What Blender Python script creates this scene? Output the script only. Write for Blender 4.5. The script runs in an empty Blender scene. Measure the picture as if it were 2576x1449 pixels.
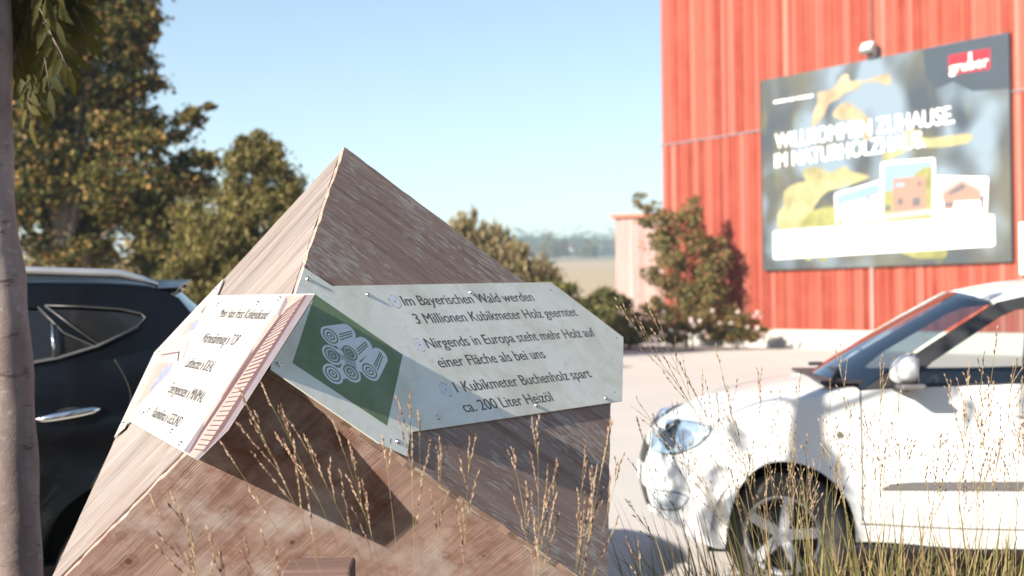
import bpy, bmesh, math, random
import numpy as np
from mathutils import Vector, Matrix
from mathutils.bvhtree import BVHTree
from mathutils.geometry import delaunay_2d_cdt
R = math.radians
rnd = random.Random(7)
SC = bpy.context.scene
COL = SC.collection

# ------------------------------------------------------------------ camera
EYE = Vector((0, 0, 1.55))
F, CX, CY = 3578.0, 1288.0, 724.5          # focal length and centre, in pixels of a 2576 wide photograph
_up = Vector((-0.0125, 0.9999, 0.0080)).normalized()          # world up as the camera sees it (right, up, forward)
_fz, _rz = _up.z, _up.x
_f = Vector((0, math.sqrt(1 - _fz**2), _fz))
_r = Vector((math.sqrt(1 - _rz**2), 0, _rz)); _r = (_r - _f * _r.dot(_f)).normalized()
_u = _r.cross(_f)
cam_d = bpy.data.cameras.new('camera'); cam = bpy.data.objects.new('camera', cam_d); COL.objects.link(cam)
cam.matrix_world = Matrix(((_r.x, _u.x, -_f.x, 0), (_r.y, _u.y, -_f.y, 0), (_r.z, _u.z, -_f.z, EYE.z), (0, 0, 0, 1)))
cam_d.sensor_width = 36.0; cam_d.lens = 50.0; cam_d.clip_start = 0.05; cam_d.clip_end = 5000
cam_d.dof.use_dof = True; cam_d.dof.focus_distance = 3.35; cam_d.dof.aperture_fstop = 4.1; cam_d.dof.aperture_blades = 0
SC.camera = cam

# ------------------------------------------------------------------ world, sun, exposure
SUN_TRAVEL = Vector((0.695, 0.559, -0.453)).normalized()
elev = math.asin(-SUN_TRAVEL.z)
world = bpy.data.worlds.new('World'); SC.world = world; world.use_nodes = True
wn = world.node_tree; bg = wn.nodes['Background']
sky = wn.nodes.new('ShaderNodeTexSky'); sky.sky_type = 'NISHITA'; sky.sun_disc = False
sky.sun_elevation = elev; sky.sun_rotation = math.atan2(-SUN_TRAVEL.x, -SUN_TRAVEL.y)
sky.air_density = 1.0; sky.dust_density = 0.4; sky.ozone_density = 2.2; sky.altitude = 400
wn.links.new(sky.outputs[0], bg.inputs[0]); bg.inputs[1].default_value = 0.078
sun_d = bpy.data.lights.new('sun', 'SUN'); sun_d.energy = 5.0; sun_d.angle = R(0.55); sun_d.color = (1.0, 0.94, 0.86)
sun = bpy.data.objects.new('sun', sun_d); COL.objects.link(sun)
sun.rotation_euler = SUN_TRAVEL.to_track_quat('-Z', 'Y').to_euler(); sun.location = (-8, -6, 9)
SC.view_settings.view_transform = 'Standard'; SC.view_settings.look = 'None'
SC.view_settings.exposure = 1.40; SC.view_settings.gamma = 1.0
SC.view_settings.use_white_balance = True; SC.view_settings.white_balance_temperature = 7000; SC.view_settings.white_balance_tint = 8
SC.render.engine = 'CYCLES'
SC.cycles.max_bounces = 7; SC.cycles.transparent_max_bounces = 12
SC.cycles.use_denoising = True

# ------------------------------------------------------------------ helpers
def W(x, y, z): return EYE + _r * x + _u * y + _f * z
def ray(px, py): return _r * ((px - CX) / F) + _u * (-(py - CY) / F) + _f
def at(px, py, depth): return EYE + ray(px, py) * depth
def on_ground(px, py, z=0.0):
    d = ray(px, py); return EYE + d * ((z - EYE.z) / d.z)
def on_plane(px, py, p0, n):
    d = ray(px, py); return EYE + d * ((p0 - EYE).dot(n) / d.dot(n))

def mesh(name, v, f, mat, parent=None, smooth=False):
    me = bpy.data.meshes.new(name); me.from_pydata([tuple(p) for p in v], [], f); me.validate(); me.update()
    if mat: me.materials.append(mat)
    if smooth: me.polygons.foreach_set('use_smooth', [True] * len(me.polygons))
    o = bpy.data.objects.new(name, me); COL.objects.link(o)
    if parent: o.parent = parent
    return o
def tag(o, label=None, cat=None, group=None, kind=None):
    if label: o['label'] = label
    if cat: o['category'] = cat
    if group: o['group'] = group
    if kind: o['kind'] = kind
    return o
def thing(name, label, cat, loc=(0, 0, 0), mat=None, group=None):
    o = bpy.data.objects.new(name, None); COL.objects.link(o); o.empty_display_size = 0.2
    if mat is not None: o.matrix_world = mat
    else: o.location = loc
    return tag(o, label, cat, group)

class MB:
    def __init__(s): s.v = []; s.f = []
    def add(s, v, f):
        n = len(s.v); s.v += [Vector(p) for p in v]; s.f += [tuple(i + n for i in q) for q in f]; return s
    def box(s, a, b):
        x0, y0, z0 = a; x1, y1, z1 = b
        return s.add([(x0,y0,z0),(x1,y0,z0),(x1,y1,z0),(x0,y1,z0),(x0,y0,z1),(x1,y0,z1),(x1,y1,z1),(x0,y1,z1)],
                     [(0,3,2,1),(4,5,6,7),(0,1,5,4),(1,2,6,5),(2,3,7,6),(3,0,4,7)])
    def tube(s, pts, rad, n=6, cap=True):
        pts = [Vector(p) for p in pts]; m = len(pts)
        rad = [rad] * m if not hasattr(rad, '__len__') else rad
        base = len(s.v); ref = None
        for i, p in enumerate(pts):
            t = (pts[min(i + 1, m - 1)] - pts[max(i - 1, 0)])
            t = t.normalized() if t.length > 1e-9 else Vector((0, 0, 1))
            if ref is None: ref = t.orthogonal().normalized()
            ref = ref - t * ref.dot(t)
            ref = ref.normalized() if ref.length > 1e-6 else t.orthogonal().normalized()
            b = t.cross(ref)
            for k in range(n):
                a = 2 * math.pi * k / n
                s.v.append(p + (ref * math.cos(a) + b * math.sin(a)) * rad[i])
        for i in range(m - 1):
            for k in range(n):
                s.f.append((base + i*n + k, base + i*n + (k+1) % n, base + (i+1)*n + (k+1) % n, base + (i+1)*n + k))
        if cap:
            s.f.append(tuple(base + k for k in range(n))[::-1]); s.f.append(tuple(base + (m-1)*n + k for k in range(n)))
        return s
    def lathe(s, prof, n=32, axis='Y', c=(0, 0, 0)):
        base = len(s.v); c = Vector(c)
        for r, h in prof:
            for k in range(n):
                a = 2 * math.pi * k / n
                x, y = r * math.cos(a), r * math.sin(a)
                s.v.append(c + (Vector((x, h, y)) if axis == 'Y' else Vector((x, y, h))))
        for i in range(len(prof) - 1):
            for k in range(n):
                q = (base + i*n + k, base + i*n + (k+1) % n, base + (i+1)*n + (k+1) % n, base + (i+1)*n + k)
                s.f.append(q)
        return s
    def build(s, name, mat, parent=None, smooth=False): return mesh(name, s.v, s.f, mat, parent, smooth)

def prism(poly3, off):
    """solid from an outline (list of Vectors) pushed along off"""
    n = len(poly3); v = [Vector(p) for p in poly3] + [Vector(p) + off for p in poly3]
    f = [tuple(range(n)), tuple(range(2*n - 1, n - 1, -1))] + [(i, i + n, (i+1) % n + n, (i+1) % n) for i in range(n)]
    return v, f

def bevel(o, w=0.004, seg=2, angle=40):
    m = o.modifiers.new('bevel', 'BEVEL'); m.width = w; m.segments = seg; m.limit_method = 'ANGLE'; m.angle_limit = R(angle)
    return o

def fill2d(splines):
    """planar fill of closed outlines with holes -> 2D verts, faces"""
    cu = bpy.data.curves.new('outline', 'CURVE'); cu.dimensions = '2D'; cu.fill_mode = 'BOTH'
    for pts in splines:
        sp = cu.splines.new('POLY'); sp.points.add(len(pts) - 1)
        for i, p in enumerate(pts): sp.points[i].co = (p[0], p[1], 0, 1)
        sp.use_cyclic_u = True
    return _curve_mesh(cu)
def _curve_mesh(cu):
    o = bpy.data.objects.new('tmp', cu); COL.objects.link(o)
    dg = bpy.context.evaluated_depsgraph_get(); dg.update()
    me = bpy.data.meshes.new_from_object(o.evaluated_get(dg))
    v = [(p.co.x, p.co.y) for p in me.vertices]; f = [tuple(p.vertices) for p in me.polygons]
    bpy.data.objects.remove(o); bpy.data.meshes.remove(me); bpy.data.curves.remove(cu)
    return v, f
def text2d(s, bold=0.0, space=1.0):
    """flat lettering: verts with cap height 1 starting at x=0"""
    cu = bpy.data.curves.new('lettering', 'FONT'); cu.body = s; cu.size = 1.0; cu.fill_mode = 'BOTH'
    cu.space_character = space; cu.resolution_u = 4
    v, f = _curve_mesh(cu)
    x0 = min(p[0] for p in v); k = 1 / 0.729; v = [((x - x0) * k, y * k) for x, y in v]; n = len(v)
    if bold <= 0: return v, f
    out = []; fo = []                    # heavier strokes: three copies side by side, set a hair apart by spread_layers
    for i, dx_ in enumerate((-bold, 0.0, bold)):
        out += [(x + dx_, y) for x, y in v]; fo += [tuple(j + i * n for j in q) for q in f]
    return out, fo
def spread_layers(o, axis, step):
    n = len(o.data.vertices) // 3
    for i, w in enumerate(o.data.vertices): w.co[axis] -= step * (i // n)
    return o

def smooth_curve(pts, n=8, closed=False):
    P = [Vector(p) for p in pts]; m = len(P); out = []
    rng = range(m if closed else m - 1)
    for i in rng:
        p0 = P[(i-1) % m] if closed or i > 0 else P[i]; p1 = P[i]; p2 = P[(i+1) % m]
        p3 = P[(i+2) % m] if closed or i + 2 < m else P[(i+1) % m]
        for k in range(n):
            t = k / n
            out.append(0.5 * ((2*p1) + (p2-p0)*t + (2*p0-5*p1+4*p2-p3)*t*t + (3*p1-p0-3*p2+p3)*t**3))
    if not closed: out.append(P[-1])
    return out

def homography(src, dst):
    A = []; b = []
    for (x, y), (u, v) in zip(src, dst):
        A.append([x, y, 1, 0, 0, 0, -u*x, -u*y]); b.append(u)
        A.append([0, 0, 0, x, y, 1, -v*x, -v*y]); b.append(v)
    h = np.linalg.solve(np.array(A, float), np.array(b, float))
    def f(x, y):
        w = h[6]*x + h[7]*y + 1
        return ((h[0]*x + h[1]*y + h[2]) / w, (h[3]*x + h[4]*y + h[5]) / w)
    return f

# ------------------------------------------------------------------ node helpers
def lin(c):
    c = [x / 255 for x in c]
    return tuple(x / 12.92 if x <= 0.04045 else ((x + 0.055) / 1.055) ** 2.4 for x in c) + (1,)
class NT:
    def __init__(s, name):
        s.m = bpy.data.materials.new(name); s.m.use_nodes = True; s.t = s.m.node_tree
        s.b = s.t.nodes['Principled BSDF']; s.out = s.t.nodes['Material Output']
    def n(s, typ, ins=None, **props):
        nd = s.t.nodes.new('ShaderNode' + typ)
        for k, v in props.items(): setattr(nd, k, v)
        for k, v in (ins or {}).items(): s.set(nd.inputs[k], v)
        return nd
    def set(s, inp, v):
        if isinstance(v, bpy.types.NodeSocket): s.t.links.new(v, inp)
        elif isinstance(v, tuple) and inp.type == 'RGBA' and len(v) == 3: inp.default_value = v + (1,)
        else: inp.default_value = v
    def co(s, which='Object'): return s.n('TexCoord').outputs[which]
    def map(s, vec, scale=(1, 1, 1), rot=(0, 0, 0), loc=(0, 0, 0)):
        return s.n('Mapping', {'Vector': vec, 'Scale': scale, 'Rotation': rot, 'Location': loc}).outputs[0]
    def noise(s, vec, scale=1, detail=4, rough=0.55, dist=0.0, out=0):
        return s.n('TexNoise', {'Vector': vec, 'Scale': scale, 'Detail': detail, 'Roughness': rough, 'Distortion': dist}).outputs[out]
    def vor(s, vec, scale=1, feature='F1', out='Distance', **k):
        return s.n('TexVoronoi', {'Vector': vec, 'Scale': scale, **k}, feature=feature).outputs[out]
    def mix(s, fac, a, b, blend='MIX'):
        nd = s.n('Mix', data_type='RGBA', blend_type=blend)
        s.set(nd.inputs[0], fac); s.set(nd.inputs[6], a); s.set(nd.inputs[7], b); return nd.outputs[2]
    def ramp(s, fac, stops, interp='LINEAR'):
        nd = s.n('ValToRGB', {'Fac': fac}); cr = nd.color_ramp; cr.interpolation = interp
        while len(cr.elements) < len(stops): cr.elements.new(0.5)
        for e, (p, c) in zip(cr.elements, stops):
            e.position = p; e.color = (tuple(c) + (1,))[:4] if hasattr(c, '__len__') else (c, c, c, 1)
        return nd.outputs[0]
    def math(s, op, a, b=0.0, clamp=False):
        nd = s.n('Math', operation=op, use_clamp=clamp); s.set(nd.inputs[0], a); s.set(nd.inputs[1], b); return nd.outputs[0]
    def bump(s, h, strength=0.3, dist=0.01):
        s.set(s.b.inputs['Normal'], s.n('Bump', {'Height': h, 'Strength': strength, 'Distance': dist}).outputs[0])
    def fin(s, color=None, rough=None, **k):
        if color is not None: s.set(s.b.inputs['Base Color'], color)
        if rough is not None: s.set(s.b.inputs['Roughness'], rough)
        for a, v in k.items(): s.set(s.b.inputs[a.replace('_', ' ')], v)
        return s.m

def plain(name, col, rough=0.6, metal=0.0, var=0.12, scale=6, **k):
    t = NT(name); n = t.noise(t.co(), scale, 5)
    c = tuple(col[:3])
    col2 = t.mix(t.ramp(n, [(0.3, 0.0), (0.7, 1.0)]), tuple(x * (1 - var) for x in c), tuple(min(1, x * (1 + var)) for x in c))
    return t.fin(col2, rough, Metallic=metal, **k)

def wood(name, axis, dark, mid, light, fleck=None, fleck_amt=0.0, knots=0.0, lines=0.0, comb=False, seed=0.0, bumps=0.5):
    """weathered plywood; grain runs along local axis 1 (b) or 2 (c)"""
    t = NT(name); co = t.co()
    sc = [70, 70, 70]; sc[axis] = 2.2
    sb = [9, 9, 9]; sb[axis] = 0.8
    st = [230, 230, 230]; st[axis] = 7
    loc = (seed, seed * 1.7, seed * 0.6)
    warp = t.noise(t.map(co, (2.5, 2.5, 2.5), loc=loc), 1, 2, out=1)
    cw = t.n('VectorMath', {0: co, 1: t.n('VectorMath', {0: warp, 'Scale': 0.05}, operation='SCALE').outputs[0]}, operation='ADD').outputs[0]
    g1 = t.noise(t.map(cw, tuple(sc), loc=loc), 1, 5, 0.6)
    g2 = t.noise(t.map(cw, tuple(sb), loc=loc), 1, 3, 0.6, 0.6)
    g3 = t.noise(t.map(co, tuple(st), loc=loc), 1, 3, 0.7)
    s = t.math('ADD', t.math('MULTIPLY', g1, 0.45), t.math('ADD', t.math('MULTIPLY', g2, 0.45), t.math('MULTIPLY', g3, 0.25)))
    c = t.ramp(s, [(0.36, dark), (0.54, mid), (0.74, light)])
    big = t.noise(t.map(co, (1.6, 1.6, 1.6), loc=loc), 1, 3)
    c = t.mix(t.ramp(big, [(0.35, 0.0), (0.7, 0.5)]), c, t.mix(0.5, c, (0.24, 0.155, 0.13)))
    h = t.math('ADD', t.math('MULTIPLY', g1, 0.8), g3)
    if fleck is not None:
        fs = [170, 170, 170]; fs[axis] = 22
        f1 = t.noise(t.map(cw, tuple(fs), loc=loc), 1, 2, 0.5)
        reg = t.noise(t.map(co, (4.5, 4.5, 4.5), loc=(seed + 3, 1, 2)), 1, 3, 0.6)
        m = t.math('ADD', f1, t.math('MULTIPLY', t.math('SUBTRACT', reg, 0.5), 0.75))
        m = t.ramp(m, [(0.60 - fleck_amt * 0.1, 0.0), (0.65 - fleck_amt * 0.1, 0.85)])
        c = t.mix(m, c, fleck); h = t.math('ADD', h, t.math('MULTIPLY', m, 0.5))
    if knots:
        sp_ = t.n('SeparateXYZ', {0: cw}).outputs
        kc = t.n('CombineXYZ', {0: t.math('MULTIPLY', sp_[1], 8.0), 1: t.math('MULTIPLY', sp_[2], 5.5)}).outputs[0]
        kd = t.n('TexVoronoi', {'Vector': kc, 'Scale': 1.0}, voronoi_dimensions='2D').outputs['Distance']
        kd = t.math('ADD', kd, t.math('MULTIPLY', t.math('SUBTRACT', g2, 0.40), 0.35))
        c = t.mix(t.ramp(kd, [(0.0, 0.95), (0.05, 0.85), (0.085, 0.2), (0.14, 0.38), (0.2, 0.0)]), c, (0.10, 0.045, 0.03))
        red = t.noise(t.map(co, (7, 7, 7), loc=(4, seed, 1)), 1, 4, 0.7)
        c = t.mix(t.ramp(red, [(0.50, 0.0), (0.66, 0.75)]), c, (0.20, 0.085, 0.058))
        stain = t.noise(t.map(co, (3.2, 4.5, 2.6), loc=(2, seed, 8)), 1, 5, 0.62, 0.8)
        c = t.mix(t.ramp(stain, [(0.52, 0.0), (0.70, 0.5)]), c, (0.13, 0.068, 0.05))
        pale = t.noise(t.map(co, (6, 6, 6), loc=(9, seed, 5)), 1, 4, 0.7)
        c = t.mix(t.ramp(pale, [(0.50, 0.0), (0.66, 0.85)]), c, (0.43, 0.36, 0.335))
    if lines:
        # fine veneer checking that runs along the grain
        wv = t.n('TexWave', {'Vector': cw, 'Scale': 62.0, 'Distortion': 2.2, 'Detail': 3, 'Detail Scale': 2.0}, bands_direction='Y', wave_type='BANDS').outputs[1]
        lm = t.math('MULTIPLY', t.ramp(wv, [(0.0, 0.6), (0.28, 0.0)]), t.ramp(t.noise(t.map(co, (9, 9, 9)), 1, 3), [(0.42, 0.0), (0.62, lines)]))
        c = t.mix(lm, c, (0.08, 0.05, 0.04)); h = t.math('SUBTRACT', h, t.math('MULTIPLY', lm, 0.6))
    if comb:
        # frayed veneer comb next to the right hand edge
        sx = t.n('SeparateXYZ', {0: co}).outputs[2]
        near = t.ramp(t.math('ADD', sx, t.math('MULTIPLY', g2, 0.03)), [(0.0, 0.9), (0.025, 0.6), (0.06, 0.0)])
        cb = t.n('TexWave', {'Vector': cw, 'Scale': 60.0, 'Distortion': 3.0, 'Detail': 2}, bands_direction='Y', wave_type='BANDS').outputs[1]
        km = t.math('MULTIPLY', near, t.ramp(cb, [(0.25, 1.0), (0.55, 0.0)]))
        c = t.mix(t.math('MULTIPLY', near, 0.55), c, (0.50, 0.37, 0.27))
        c = t.mix(km, c, (0.05, 0.035, 0.025)); h = t.math('SUBTRACT', h, t.math('MULTIPLY', km, 2.0))
    t.bump(h, bumps, 0.002)
    return t.fin(c, 0.82, **{'Specular_IOR_Level': 0.25})

def leaf_mat(name, cols, trans=0.35, rough=0.7):
    t = NT(name); g = t.n('NewGeometry').outputs['Random Per Island']
    k = len(cols)
    c = t.ramp(g, [(i / (k - 1) if k > 1 else 0, cols[i]) for i in range(k)], 'LINEAR')
    t.fin(c, rough, **{'Specular_IOR_Level': 0.2}); tr = t.n('BsdfTranslucent', {'Color': t.mix(0.4, c, (0.3, 0.25, 0.04))})
    mx = t.n('MixShader', {0: trans, 1: t.b.outputs[0], 2: tr.outputs[0]})
    t.t.links.new(mx.outputs[0], t.out.inputs[0]); return t.m

def thin_glass(name, tint, base_reflect=0.04):
    t = NT(name); t.t.nodes.remove(t.b)
    tr = t.n('BsdfTransparent', {'Color': tint}); gl = t.n('BsdfGlossy', {'Color': (0.95, 0.97, 1, 1), 'Roughness': 0.02})
    fr = t.n('Fresnel', {'IOR': 1.5}).outputs[0]
    mx = t.n('MixShader', {0: t.math('ADD', fr, base_reflect, True), 1: tr.outputs[0], 2: gl.outputs[0]})
    t.t.links.new(mx.outputs[0], t.out.inputs[0]); return t.m

M = {}
M['wood_right'] = wood('weathered_plywood_flecked', 1, (0.115, 0.07, 0.052), (0.255, 0.168, 0.132), (0.38, 0.28, 0.232), (0.40, 0.355, 0.315), 0.2, seed=1.3, bumps=0.5)
M['wood_left'] = wood('weathered_plywood_pale', 2, (0.075, 0.055, 0.049), (0.175, 0.148, 0.138), (0.275, 0.25, 0.242), seed=4.1, bumps=0.5)
M['wood_front'] = wood('weathered_plywood_knotty', 2, (0.15, 0.08, 0.064), (0.335, 0.21, 0.18), (0.47, 0.345, 0.31), knots=1.0, lines=0.85, comb=True, seed=7.7, bumps=0.45)
M['ply_edge'] = wood('plywood_edge', 1, (0.30, 0.20, 0.13), (0.52, 0.38, 0.27), (0.66, 0.52, 0.40), seed=2.2, bumps=0.6)
M['post_wood'] = wood('old_timber', 0, (0.07, 0.04, 0.036), (0.125, 0.075, 0.066), (0.18, 0.115, 0.10), seed=5.0)

def sign_white():
    t = NT('weathered_sign_board'); co = t.co()
    n1 = t.noise(t.map(co, (5, 5, 5)), 1, 5, 0.6, 0.4); n2 = t.noise(co, 16, 6, 0.7, 1.0); n3 = t.noise(co, 160, 3)
    c = t.ramp(n1, [(0.32, (0.64, 0.63, 0.52)), (0.5, (0.78, 0.77, 0.67)), (0.7, (0.83, 0.825, 0.76))])
    c = t.mix(t.ramp(n2, [(0.50, 0.0), (0.72, 0.6)]), c, (0.58, 0.55, 0.40))
    c = t.mix(t.ramp(n3, [(0.62, 0.0), (0.75, 0.25)]), c, (0.5, 0.46, 0.36))
    t.set(t.b.inputs['Roughness'], t.ramp(n2, [(0.3, 0.32), (0.7, 0.55)]))
    t.bump(n3, 0.06, 0.001)
    return t.fin(c, None, **{'Specular_IOR_Level': 0.5})
M['sign_white'] = sign_white()
def sign_green():
    t = NT('weathered_green_print'); co = t.co()
    n1 = t.noise(co, 11, 5, 0.65, 0.6); n3 = t.noise(co, 240, 2)
    c = t.ramp(n1, [(0.35, (0.115, 0.175, 0.075)), (0.55, (0.155, 0.22, 0.105)), (0.72, (0.18, 0.245, 0.145))])
    c = t.mix(t.ramp(n3, [(0.6, 0.0), (0.8, 0.3)]), c, (0.25, 0.3, 0.2))
    return t.fin(c, 0.5)
M['sign_green'] = sign_green()
M['print_white'] = plain('print_white', (0.72, 0.74, 0.73), 0.5, var=0.05, scale=30)
M['print_dark'] = plain('print_brown', (0.105, 0.078, 0.070), 0.6, var=0.25, scale=40)
M['print_black'] = plain('print_black', (0.035, 0.032, 0.035), 0.6, var=0.3, scale=60)
M['patch'] = plain('bare_aluminium_patch', (0.72, 0.73, 0.74), 0.4, var=0.08, scale=60)
M['hole'] = plain('drill_hole', (0.015, 0.012, 0.01), 0.9)
M['patch_rim'] = plain('rust_rim', (0.42, 0.30, 0.2), 0.8, var=0.4, scale=90)
M['steel'] = plain('stainless_screw', (0.72, 0.70, 0.67), 0.22, 1.0, var=0.05)
M['dark_edge'] = plain('dark_board_edge', (0.06, 0.06, 0.075), 0.6)
M['white_board'] = plain('white_printed_board', (0.40, 0.375, 0.355), 0.42, var=0.03, scale=9)

# ================================================================== timber cube standing on its corner
_D = [(0.0673077, 0.5635517, 0.82333418), (-0.64837499, -0.60250302, 0.46540303), (0.75833999, -0.5651545, 0.32483974)]
_w = [(_r * d[0] + _u * d[1] + _f * d[2]).normalized() for d in _D]
A_, C_, B_ = _w                                   # a: to the top corner, c: down left, b: down right
P0 = W(-0.52818394, -0.17533575, 3.09870344)      # the corner nearest the camera
def frame(a, b, c):
    o = P0 + A_ * a + B_ * b + C_ * c
    return Matrix(((A_.x, B_.x, C_.x, o.x), (A_.y, B_.y, C_.y, o.y), (A_.z, B_.z, C_.z, o.z), (0, 0, 0, 1)))
def cube_mesh(name, v, f, mat, parent, org, smooth=False):
    o = mesh(name, v, f, mat, parent, smooth); o.location = (-org[0], -org[1], -org[2]); return o
corg = (0, 1, 1)
cube = thing('timber_cube', 'large weathered brown plywood cube balanced on one corner, carrying two printed boards', 'timber cube', mat=frame(*corg))
TH = 0.018; REC = 0.005
def panel(a, b, mat, label, jit=0.0012):
    """panel box with slightly uneven sawn edges"""
    bm = bmesh.new(); bmesh.ops.create_cube(bm, size=1.0)
    for v in bm.verts: v.co = Vector([a[i] + (v.co[i] + 0.5) * (b[i] - a[i]) for i in range(3)])
    bmesh.ops.subdivide_edges(bm, edges=bm.edges[:], cuts=38, use_grid_fill=True)
    thin = min(range(3), key=lambda i: b[i] - a[i])
    for v in bm.verts:
        for i in range(3):
            if i != thin and (abs(v.co[i] - a[i]) < 1e-6 or abs(v.co[i] - b[i]) < 1e-6):
                k = [v.co[j] for j in range(3) if j != i and j != thin][0]
                v.co[i] += jit * (math.sin(k * 61 + i) + math.sin(k * 143 + 2 * i) * 0.7 + math.sin(k * 23) * 0.8)
    me = bpy.data.meshes.new('panel'); bm.to_mesh(me); bm.free(); me.materials.append(mat)
    o = bpy.data.objects.new('plywood_panel', me); COL.objects.link(o); o.parent = cube
    o.location = (-corg[0], -corg[1], -corg[2]); o['label'] = label
    return o
G = 0.0035
panel((0, 0, 0), (1, 1, TH), M['wood_right'], 'brown plywood panel with pale flecks')
panel((REC + TH + 0.0025, 0, TH + G), (1, TH, 1), M['wood_left'], 'pale bleached plywood panel')
panel((REC, 0.004, TH + G), (REC + TH, 1 - TH - G, 1 - TH - G), M['wood_front'], 'knotty reddish plywood panel')
panel((1 - TH, TH + G, TH + G), (1, 1 - TH - G, 1 - TH - G), M['wood_left'], 'rear plywood panel')
panel((0, TH + G, 1 - TH), (1 - TH - G, 1, 1), M['wood_right'], 'rear plywood panel')
panel((0, 1 - TH, TH + G), (1 - TH - G, 1, 1 - TH - G), M['wood_left'], 'rear plywood panel')
core = MB().box((REC + TH + .004, TH + .004, TH + .004), (1 - TH - .004, 1 - TH - .004, 1 - TH - .004))
cube_mesh('inner_frame', core.v, core.f, M['hole'], cube, corg)

# support block in front of the lower corner
blk0 = on_plane(791, 1428, P0, A_)
def support(name, base, w, d, h, rz):
    t = thing(name, 'short squared timber post propping up the plywood cube', 'post', base)
    t.rotation_euler = (0, 0, rz)
    b = MB().box((-w/2, -d/2, 0), (w/2, d/2, h)); o = b.build('post', M['post_wood'], t); bevel(o, 0.006); return t
tp = at(791, 1434, 3.08)
support('timber_post', (tp.x, tp.y + 0.075, 0), 0.15, 0.15, tp.z, R(2))

# ------------------------------------------------------------------ the two boards on it
def to_ac(px, py, off):      # right hand face: (a, b) from a photograph point
    q = on_plane(px, py, P0 - C_ * off, C_) - P0; return (q.dot(A_), q.dot(B_))
def to_al(px, py, off):      # left hand face: (a, c)
    q = on_plane(px, py, P0 - B_ * off, B_) - P0; return (q.dot(A_), q.dot(C_))
Z3 = lambda x, y: (660.4 + x * 0.36627, 660.4 + y * 0.36627)
Z1 = lambda x, y: (276.7 + x * 0.30823, 723.2 + y * 0.30823)   # left board close-up
S2 = math.sqrt(0.5)

# ---- right board
RO = 0.0035; RT = 0.003
rorg = (0.0, 0.38, 0.0)
sr = thing('info_board', 'grey white arrow shaped board with brown lettering and green log pictogram on plywood cube', 'sign', mat=frame(*rorg))
def rflat(name, v2, f, mat, lay, parent=sr):
    return cube_mesh(name, [(a, b, -(RO + RT + 0.00006 + lay * 0.00005)) for a, b in v2], f, mat, parent, rorg)
outline_r = [to_ac(px, py, RO) for px, py in ((763, 674), (834, 721), (1385, 711), (1567, 850), (1564, 1010), (1030, 1089), (1023, 1150))]
outline_r += [(-0.012, 0.30), (-0.008, 0.0), (0.05, -0.007), (0.12, -0.006), (0.2, -0.003)]
# the left hand side runs a little past the ridge, as the board does in the photograph
v, f = prism([Vector((a, b, -RO)) for a, b in outline_r], Vector((0, 0, -RT)))
o = cube_mesh('board', v, f, M['sign_white'], sr, rorg); bevel(o, 0.0006, 1)
# green square
gsq = [to_ac(*Z3(x, y), RO + RT) for x, y in ((963, 633), (855, 1121), (205, 690))]
g0 = (gsq[0][0] + gsq[2][0] - gsq[1][0], gsq[0][1] + gsq[2][1] - gsq[1][1])
gq = [g0] + gsq
rflat('green_panel', gq, [(0, 1, 2, 3)], M['sign_green'], 0)
# log pictogram: direct plane coordinates of centres
def rc(x, y): return to_ac(*Z3(x, y), RO + RT)
def circ(c, r, n=28): return [(c[0] + r * math.cos(2*math.pi*k/n), c[1] + r * math.sin(2*math.pi*k/n)) for k in range(n)]
def ring(c, r1, r2, n=28):
    v = circ(c, r1, n) + circ(c, r2, n); f = [(k, (k+1) % n, n + (k+1) % n, n + k) for k in range(n)]; return v, f
logs = [(467, 505), (478, 635), (600, 622), (483, 765), (607, 755), (735, 745)]
cs = [rc(*p) for p in logs]
rp = 0.5 * math.dist(rc(437, 445), rc(500, 565)) * 0.93
R1 = 0.5 * (math.dist(rc(415, 490), rc(521, 520)))      # outer green ring radius
R1 = R1 * 0.98
RW = R1 * 1.28
icon_v = []; icon_f = []
def addicon(v2, f, lay):
    n = len(icon_v); icon_v.extend([(a, b, -(RO + RT + 0.00006 + lay * 0.00005)) for a, b in v2]); icon_f.extend([tuple(i + n for i in q) for q in f])
def hull(pts):
    pts = sorted(set(pts)); 
    def half(ps):
        h = []
        for p in ps:
            while len(h) >= 2 and (h[-1][0]-h[-2][0])*(p[1]-h[-2][1]) - (h[-1][1]-h[-2][1])*(p[0]-h[-2][0]) <= 0: h.pop()
            h.append(p)
        return h
    l = half(pts); u = half(pts[::-1]); return l[:-1] + u[:-1]
ends = {0: (585, 475), 2: (700, 565), 5: (805, 640)}
for i, c in enumerate(cs):
    pts = circ(c, RW)
    if i in ends: pts = hull(pts + circ(rc(*ends[i]), RW * 0.82))
    addicon(pts, [tuple(range(len(pts)))], 1 + i * 0.5)
for a_, b_ in (((467, 505), (600, 622)), ((478, 635), (735, 745)), ((483, 765), (607, 755)), ((478, 635), (600, 622)), ((607, 755), (600, 622))):
    p, q = rc(*a_), rc(*b_); pts = hull(circ(p, RW * 0.55) + circ(q, RW * 0.55)); addicon(pts, [tuple(range(len(pts)))], 4.2)
cube_mesh('log_pictogram', icon_v, icon_f, M['print_white'], sr, rorg)
icon_v = []; icon_f = []
for c in cs:
    for r1, r2 in ((R1, R1 * 0.82), (R1 * 0.56, R1 * 0.38)): addicon(*ring(c, r1, r2), 6)
    pts = circ(c, R1 * 0.17); addicon(pts, [tuple(range(len(pts)))], 6)
def stroke(p, q, w):
    d = Vector((q[0]-p[0], q[1]-p[1])); nn = Vector((-d.y, d.x)).normalized() * w * 0.5
    return [(p[0]+nn.x, p[1]+nn.y), (q[0]+nn.x, q[1]+nn.y), (q[0]-nn.x, q[1]-nn.y), (p[0]-nn.x, p[1]-nn.y)]
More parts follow.
